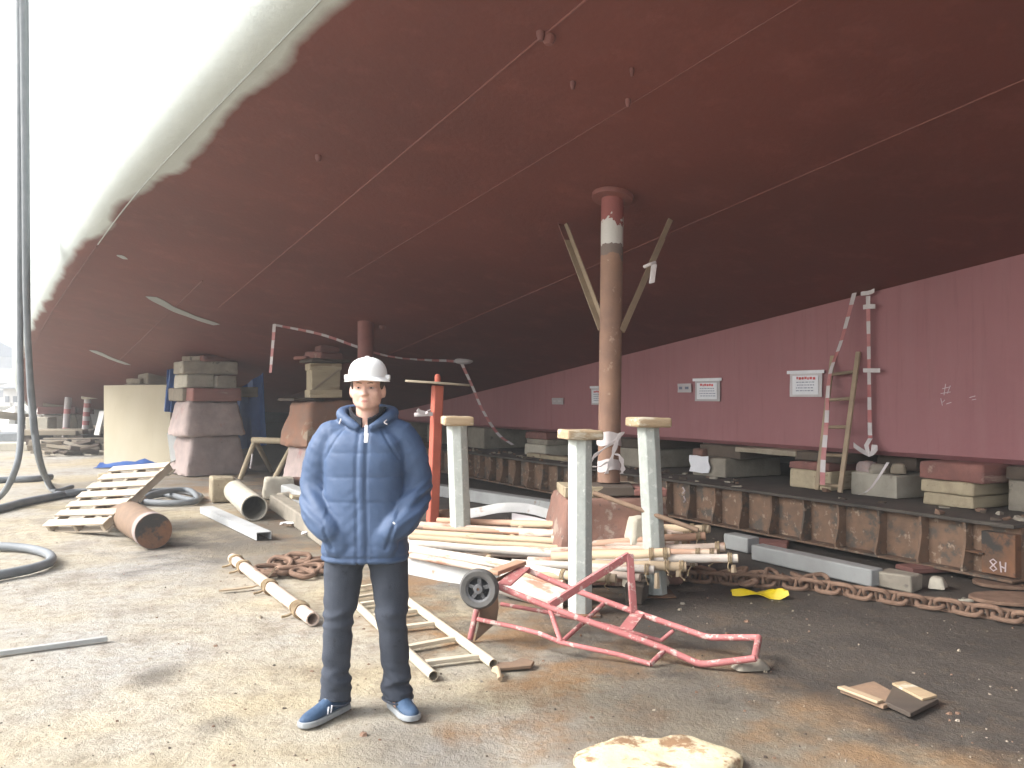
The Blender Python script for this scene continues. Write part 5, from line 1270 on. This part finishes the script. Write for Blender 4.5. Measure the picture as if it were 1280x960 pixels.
# hood roll and collar
hood = [V((.012+.130*math.cos(t)*(1-.25*max(0, -math.sin(t))**2), .008+.105*math.sin(t), 1.530+.018*math.sin(t)-.055*max(0, -math.sin(t))**2)) for t in [R(-78)+R(336)*i/40 for i in range(41)]]
mb.tube(hood, [.014+.022*math.sin(math.pi*i/40)**.6 for i in range(41)], 12)
mb.ellipsoid(V((.01, .10, 1.475)), (.13, .06, .075), 14, 10)
jk = remesh(mb, .0085, 5, .5); jk.update()
nn = [v.normal.copy() for v in jk.vertices]
SEAMS = [1.335, 1.215, 1.09, .875]
for v, n in zip(jk.vertices, nn):
    p = v.co.copy(); inarm = 0
    for k in (0, 1):
        for a, b in zip(ARM[k][:-2], ARM[k][1:-1]):
            ab = b-a; t = max(0, min(1, (p-a).dot(ab)/ab.length_squared)); 
            if (p-(a+ab*t)).length < .105 and abs(p.x-.004) > .175: inarm = 1
    off = 0
    if inarm:
        # creases across the sleeve, strongest round the elbow
        w_ = .35+1.5*math.exp(-((p.z-1.08)/.10)**2); q = V((p.x*5+p.z*4, p.y*6, p.z*27-abs(p.x)*20))
        off += .0085*w_*(.55-2.2*abs(noise.noise(V((p.x*3+p.z*2.5, p.y*4, p.z*15-abs(p.x)*13)))))+.004*w_*noise.noise(q)+.0025*noise.noise(V((p.x*16, p.y*16, p.z*34)))
    elif p.z < 1.46:
        d = min(abs(p.z+.006*noise.noise(V((p.x*9, p.y*9, 1)))-s_) for s_ in SEAMS)
        off += -.0030*math.exp(-(d/.006)**2)*(.6+.8*max(0, noise.noise(p*5)+.3))+.0015*min(1, d/.05)
        off += .0040*noise.noise(V((p.x*9, p.y*9, p.z*7+4)))+.0018*noise.noise(V((p.x*30+p.z*30, p.y*20, p.z*22)))
        xz = p.x-.010-.004*math.sin(p.z*9)
        if p.y < -.05:
            off += -.007*math.exp(-((abs(xz)-.024)/.006)**2)+.004*math.exp(-(xz/.016)**2)
            # diagonal drag folds beside the zip
            off += .0010*math.exp(-((p.x+.03)/.05)**2)*(1 if p.z < 1.16 else .2)*math.sin((p.z-p.x*.9)*95)
            # slanting pocket mouths
            for sg in (-1, 1):
                dl = abs((p.x-sg*.165)*.75*sg*-1 - (p.z-.95)*.66*-1)
                if .86 < p.z < 1.03 and .08 < sg*p.x < .21: off += -.010*math.exp(-(((sg*p.x-.165)+(p.z-.95)*-.35)/.008)**2)
            # raglan seam
            for sg in (-1, 1):
                if 1.30 < p.z < 1.47: off += -.007*math.exp(-((sg*p.x-(.085+(1.47-p.z)*.62))/.006)**2)
        # hem band
        off += -.008*math.exp(-((p.z-.815)/.007)**2)+.006*noise.noise(V((p.x*26, p.y*26, p.z*6)))*math.exp(-((p.z-.83)/.06)**2)
    else:
        off += .005*noise.noise(p*16)
    v.co += n*off
jko = wear('jacket', jk, 'jacket')
# dark inner collar with a V opening, zip and pulls
g = []
for i in range(25):
    t = R(-80)+R(340)*i/24; c, s_ = math.cos(t), math.sin(t); op = max(0, -s_)
    x0, y0 = .014+.082*c, -.002+.080*s_
    g.append([V((x0*1.06, y0*1.06, 1.472-.01*op)), V((x0, y0*1.04, 1.520-.025*op)), V((x0*1.10, y0*1.10, 1.565-.058*op**1.5))])
# opens toward the camera at angle -90 deg
gg = [[Matrix.Rotation(R(0), 3, 'Z') @ p for p in row] for row in g]
mb = MB(); mb.sheet(gg, .012); put('inner_collar', mb.mesh('inner_collar', 'jacket_dark'), jko, PO)
mb = MB(); mb.box(V((.030, -.128, 1.455)), (.016, .008, .045), Euler((R(-25), 0, .15))); mb.box(V((.033, -.142, 1.412)), (.02, .008, .05), Euler((R(-18), R(4), 0))); mb.box(V((.026, -.133, 1.432)), (.012, .008, .02))
o = put('zip_pull', mb.mesh('zip_pull', 'paper'), jko, PO); bev(o, .003)
for sg, z in ((-1, .988), (1, .995)):
    mb = MB(); mb.box(V((sg*.168+.006, -.170, z)), (.014, .006, .008), Euler((0, sg*.6, 0))); put('zip_pull', mb.mesh('zip_pull', 'paper'), jko, PO)
mb = MB(); mb.tube(smoothpath([V((.125, -.085, 1.50)), V((.115, -.100, 1.488)), V((.13, -.100, 1.478))], 3), .0035, 6); mb.tube(smoothpath([V((-.105, -.085, 1.505)), V((-.11, -.10, 1.48))], 3), .0035, 6)
put('hood_cord', mb.mesh('hood_cord', 'sleeve'), jko, PO)
# ---- jeans
mb = MB()
mb.rings([ering(.004, 0, z, rx, ry, 28) for z, rx, ry in ((.78, .185, .115), (.86, .185, .12), (.96, .17, .11))])
RAD = [.104, .107, .088, .076, .072, .077, .080]
for k in (0, 1): mb.tube(smoothpath(LEG[k], 4), [RAD[i//4]+(RAD[min(6, i//4+1)]-RAD[i//4])*(i % 4)/4 for i in range(25)], 20)
jn = remesh(mb, .009, 3, .5); jn.update(); nn = [v.normal.copy() for v in jn.vertices]
for v, n in zip(jn.vertices, nn):
    p = v.co; kn = math.exp(-((p.z-.50)/.09)**2); an_ = math.exp(-((p.z-.16)/.10)**2); cr = math.exp(-((p.z-.74)/.06)**2)
    sg = -1 if p.x < 0 else 1
    rg_ = lambda q: 1-2*abs(noise.noise(q))-.5
    off = .014*kn*rg_(V((p.x*5+p.z*3*sg, p.y*5, p.z*15+sg*4)))+.017*an_*rg_(V((p.x*5-p.z*4*sg, p.y*4, p.z*14+sg*7)))+.012*an_*noise.noise(V((p.x*8+sg*9, p.y*8, p.z*24+p.x*10)))+.007*cr*noise.noise(V((p.x*12, p.y*9, p.z*20)))+.004*noise.noise(p*14)
    if p.z > .1: v.co += n*off
    lx = LEG[0 if sg < 0 else 1]; 
jo = wear('jeans', jn, 'jeans')
# turned hems
for k in (0, 1):
    c = LEG[k][6]; mb = MB(); mb.tube([c+V((.079*math.cos(t)*1.0, .079*math.sin(t), .006*math.sin(2*t+k)+.004)) for t in [2*math.pi*i/24 for i in range(24)]], .005, 6, closed=True)
    put('hem', mb.mesh('hem', 'jeans'), jo, PO)
# ---- shoes
def shoe(heel, toe, lift):
    heel, toe = V(heel), V(toe); d = toe-heel; Ln = d.length; f_ = frame_x(d); rg = []; so_r = []
    for t, hw, ht in ((0, .018, .055), (.03, .030, .080), (.12, .037, .095), (.30, .040, .100), (.45, .042, .088), (.60, .046, .068), (.75, .048, .056), (.88, .042, .048), (.96, .028, .038), (1.0, .010, .028)):
        rg.append([heel+f_ @ V((t*Ln, hw*math.cos(a)*(1 if math.sin(a) < .3 else .92), .012+max(0, .5+.5*math.sin(a))*ht)) for a in [2*math.pi*i/20 for i in range(20)]])
        so_r.append([heel+f_ @ V((t*Ln*1.03-.004, y, z)) for y, z in ((-hw*1.10-.003, .002), (hw*1.10+.003, .002), (hw*1.13+.003, .014), (hw*1.06+.002, .030), (-hw*1.06-.002, .030), (-hw*1.13-.003, .014))])
    mb = MB(); mb.rings(rg); me = mb.mesh('shoe', 'shoe'); o = wear('shoe', me, 'shoe'); s = o.modifiers.new('s', 'SUBSURF'); s.levels = 1; s.render_levels = 2
    mb = MB(); mb.rings(so_r); o2 = put('sole', mb.mesh('sole', 'shoe_sole'), o, PO); s = o2.modifiers.new('b', 'BEVEL'); s.width = .004; s.segments = 2
    mb = MB()
    for q in range(4):
        t = .40+.085*q; h = .104-.012*q-.004*q; c = heel+f_ @ V((t*Ln, 0, h)); mb.tube(smoothpath([c+f_ @ V((.004, -.026, -.012)), c+f_ @ V((0, 0, .004)), c+f_ @ V((.004, .026, -.012))], 3), .0035, 6)
    put('laces', mb.mesh('laces', 'weld_grey'), o, PO)
    mb = MB()
    for q in range(2):
        for sg in (1,): mb.tube([heel+f_ @ V(((.52+.07*q)*Ln, sg*.047, .035)), heel+f_ @ V(((.48+.07*q)*Ln, sg*.043, .068))], .004, 6)
    put('side_stripe', mb.mesh('side_stripe', 'paper'), o, PO)
shoe((-.105, .085, 0), (-.272, -.20, 0), 0)
shoe((.130, .120, 0), (.270, -.110, 0), 0)
# ================================================================== FAR BACKGROUND, LEFT
FG2 = 'things far down the dock'
# planks deck pile in the distance
for k, (x0, x1, y, Y, h, m, lb) in enumerate(((40, 118, 541, 27, .14, 'timber_grey', 'brown plank platform far down the dock, top layer of the heap'), (44, 128, 552, 26, .16, 'timber_dark', 'dark timber pile far down the dock under the plank platform'), (60, 132, 562, 25, .22, 'timber_dark', 'black scrap timbers lying before the far plank platform'))):
    a, b = P(x0, y, Y), P(x1, y+2, Y); c = (a+b)/2; z0 = max(0.0, c.z-h)
    t = thing('plank_pile', lb, 'planks', (c.x, Y, 0), FG2)
    for q in range(6):
        boxobj('plank', m if q % 3 else 'timber_grey', (c.x+random.uniform(-.2, .2), Y-.6+.25*q, h/2+[.42, .16, .0][k]+random.uniform(0, .03)), ((b-a).length*random.uniform(.85, 1.0), .22, h), Matrix.Rotation(random.uniform(-.06, .06), 3, 'Z'), t, .01, .01)
    if k == 0:
        for q in (-.8, .8): boxobj('support', 'timber_dark', (c.x+q, Y, .205), (.3, 1.3, .41), None, t, .01)
random.seed(5)
scr = thing('scrap_heap', 'low heap of dark broken timber scraps before the far plank pile', 'scrap', P(90, 566, 24), FG2)
for q in range(22):
    px = random.uniform(52, 130); Yq = random.uniform(23, 25.4); c = Vector((P(px, 500, Yq).x, Yq, random.uniform(.04, .3)))
    boxobj('timber_piece', random.choice(['timber_dark', 'timber_grey', 'concrete_block', 'timber_dark']), c, (random.uniform(.3, 1.0), random.uniform(.08, .2), random.uniform(.06, .14)), Euler((random.uniform(-.3, .3), random.uniform(-.3, .3), random.uniform(-1, 1))).to_matrix(), scr, .01, .01)
# taped props
for k, (px, y0, y1, Y, r, lb) in enumerate(((108, 493, 540, 27.5, .10, 'red and white striped prop far down the dock, right one with a pale cap'), (84, 488, 540, 28, .10, 'pale taped prop far down the dock, left of the striped one'))):
    a = P(px-3, y1, Y); b = P(px+2, y0, Y); t = thing('taped_prop', lb, 'prop', (a.x, Y, 0), 'taped props far off'); a.z = 0; n = 12; mb = MB()
    for q in range(n):
        mb.m = q % 2 if k == 0 else (1 if q % 4 == 3 else 0); mb.tube([a.lerp(b, q/n), a.lerp(b, (q+1)/n)], r*1.02, 12)
    mb.m = 0; mb.build('pole', ['tape_white', 'tape_red'] if k == 0 else ['sleeve', 'tape_red'], t)
    if k == 0: boxobj('cap', 'concrete_pale', b+Vector((.15, 0, .05)), (.6, .4, .38), None, t, .05, .03)
# far stacks of blocks under the bow
for k, (px, Y, h) in enumerate(((75, 31, 1.75), (60, 40, 1.5), (96, 37, 1.5))):
    x = P(px, 500, Y).x; t = thing('block_stack', ['far grey block stack just right of the hanging hoses', 'furthest hazy block stack behind the hoses', 'far block stack between the two taped props'][k], 'block stack', (x, Y, 0), 'far block stacks')
    me = stone_mesh('stone', 'concrete_block', 1.4, 1.2, 1.0, .9, h*.55, .02, .05, 3, 70+k); put('stone', me, t, (x, Y, 0), Matrix.Rotation(SA, 3, 'Z'))
    for q in range(3): boxobj('timber', 'timber_grey' if q % 2 else 'timber_red', (x+random.uniform(-.1, .1), Y, h*.55+.02+h*.15*(q+.5)), (1.2-.15*q, .7, h*.15), Matrix.Rotation(SA+random.uniform(-.2, .2), 3, 'Z'), t, .02, .01)
boxobj('pale_block', 'concrete_pale', P(52, 540, 29)+Vector((0, 0, .25)), (.75, .6, .5), None, None, .03, .01, 'pale concrete block far off, right beside the hanging hoses', 'block', FG2)
bar('white_board', 'white_sheet', P(121, 544, 22.5), P(128, 514, 22.6), .32, .03, None, .003, 0, 'narrow white board leaning against the left edge of the plywood', 'board')
# workshops, tanks and fence beyond the dock, washed out by the light
def shed(name, label, px0, px1, ytop, Y, depth, m, nwin, door=True):
    a, b = P(px0, 500, Y).x, P(px1, 500, Y).x; h = pz(ytop, Y); W = b-a
    t = thing(name, label, 'building', ((a+b)/2, Y, 0), 'buildings beyond the dock')
    MB().box(((a+b)/2, Y+depth/2, h/2), (W, depth, h)).build('wall', m, t, False)
    mb = MB(); mb.rings([[Vector((x, y, z)) for y, z in ((Y-.3, h), (Y+depth/2, h+depth*.12), (Y+depth+.3, h), (Y+depth+.3, h-.12), (Y-.3, h-.12))] for x in (a-.3, b+.3)]); mb.build('roof', 'roof_sheet', t, False)
    for q in range(nwin):
        x = a+W*(q+.5)/nwin; boxobj('window', 'building_dark', (x, Y-.02, h*.55), (W/nwin*.5, .08, h*.28), None, t, .01)
    if door: boxobj('door', 'girder_grey', (a+W*.5, Y-.03, h*.2), (min(3, W*.15), .1, h*.38), None, t, .01)
shed('workshop', 'long pale workshop far beyond the left end of the dock', -420, 22, 478, 120, 18, 'building_pale', 14)
shed('workshop', 'small pale hut in the far distance left of the hanging hoses', 4, 24, 484, 70, 5, 'building_pale', 2)
shed('workshop', 'taller pale hall far off at the left beyond the dock', -260, -60, 440, 160, 26, 'building_pale', 9)
# wall along the edge of the dock
t = thing('quay_wall', 'low pale quay wall running across the far left of the dock', 'wall', P(-100, 505, 55))
for q in range(14): boxobj('wall_panel', 'building_pale', (P(-220, 500, 55).x+2.05*q*.9, 55+.3*math.sin(q), .6), (1.80, .25, 1.2), None, t, .02)
for k, (px, py, Y, sx_, sz_, m, lb) in enumerate(((8, 535, 34, 2.2, .5, 'white_sheet', 'white sheet metal stack at the far left picture edge'), (18, 545, 30, 1.3, .35, 'hose_black', 'dark bundle lying at the far left before the sheets'), (10, 555, 26, 1.6, .22, 'concrete_pale', 'pale slab on the ground at the far left edge'), (30, 522, 42, 2.0, .9, 'girder_grey', 'grey machine box far off behind the hanging hoses'), (2, 520, 46, 1.8, 1.1, 'building_pale', 'pale container far off at the left picture edge'))):
    c = P(px, py, Y); boxobj('yard_box' if k > 2 else 'yard_stack', m, (c.x, Y, sz_/2), (sx_, 1.0, sz_), Matrix.Rotation(.2*k-.3, 3, 'Z'), None, .03, .03, lb, 'yard stuff', FG2)
random.seed(12)
sc2 = thing('scrap_heap', 'pale jumble of scrap at the far left picture edge', 'scrap', P(20, 530, 38), FG2)
for q in range(26):
    px = random.uniform(-30, 62); Yq = random.uniform(33, 42); c = Vector((P(px, 500, Yq).x, Yq, random.uniform(.1, .9)))
    boxobj('scrap_piece', random.choice(['white_sheet', 'girder_grey', 'timber_grey', 'concrete_pale', 'building_pale']), c, (random.uniform(.4, 1.8), random.uniform(.1, .5), random.uniform(.1, .5)), Euler((random.uniform(-.4, .4), random.uniform(-.4, .4), random.uniform(-1.5, 1.5))).to_matrix(), sc2, .01, .01)

# ================================================================== GRIT
random.seed(99)
def grit(name, n, region, smin, smax, mts, seed):
    rnd = random.Random(seed); mb = MB()
    for q in range(n):
        x, y = region(rnd); s_ = smin+(smax-smin)*rnd.random()**3; mb.m = rnd.randrange(len(mts)); b = len(mb.v); a0 = rnd.random()*6
        z = gz(x, y)-.008; k = 5
        el = rnd.uniform(.5, 1.6)
        mb.v += [Vector((x+s_*el*rnd.uniform(.7, 1.2)*math.cos(a0+6.283*i/k), y+s_*rnd.uniform(.7, 1.2)*math.sin(a0+6.283*i/k), z-.002)) for i in range(k)]
        mb.v += [Vector((x+s_*.6*el*math.cos(a0+.4+6.283*i/k), y+s_*.6*math.sin(a0+.4+6.283*i/k), z+s_*rnd.uniform(.35, .9))) for i in range(k)]
        for i in range(k): mb.face([b+i, b+(i+1) % k, b+k+(i+1) % k, b+k+i])
        mb.face([b+k+i for i in range(k)])
    mb.m = 0
    return mb.build(name, mts, None, False, label=None, kind='stuff')
o = grit('gravel', 2600, lambda r: (lambda y: (r.uniform(-.62, .62)*y, y))(2.9+9*r.random()**1.8), .002, .011, ['chips', 'timber_grey', 'timber_dark', 'chain_rust'], 1)
tag(o, 'fine gravel and chips scattered over the dock floor', 'gravel')
o = grit('debris', 110, lambda r: (lambda y: (r.uniform(-.35, .62)*y, y))(3.6+6*r.random()), .006, .024, ['chain_rust', 'concrete_block', 'chain_rust', 'timber_dark', 'timber_grey'], 2)
tag(o, 'wood and paint chips scattered over the dark part of the floor', 'debris')

# ---- added thin volume over everything, standing in for veiling lens glare
hz_m = bpy.data.materials.new('glare_haze'); hz_m.use_nodes = True; hnt = hz_m.node_tree; hnt.nodes.clear()
pv = hnt.nodes.new('ShaderNodeVolumePrincipled'); pv.inputs['Density'].default_value = .004; pv.inputs['Color'].default_value = (.9, .93, .95, 1); pv.inputs['Anisotropy'].default_value = .3
ho = hnt.nodes.new('ShaderNodeOutputMaterial'); hnt.links.new(pv.outputs[0], ho.inputs['Volume']); MATS['glare_haze'] = hz_m
mb = MB(); mb.box((0, 0, 15), (7000, 7000, 33)); hzo = mb.build('glare_haze', 'glare_haze', None, False); hzo['kind'] = 'stuff'
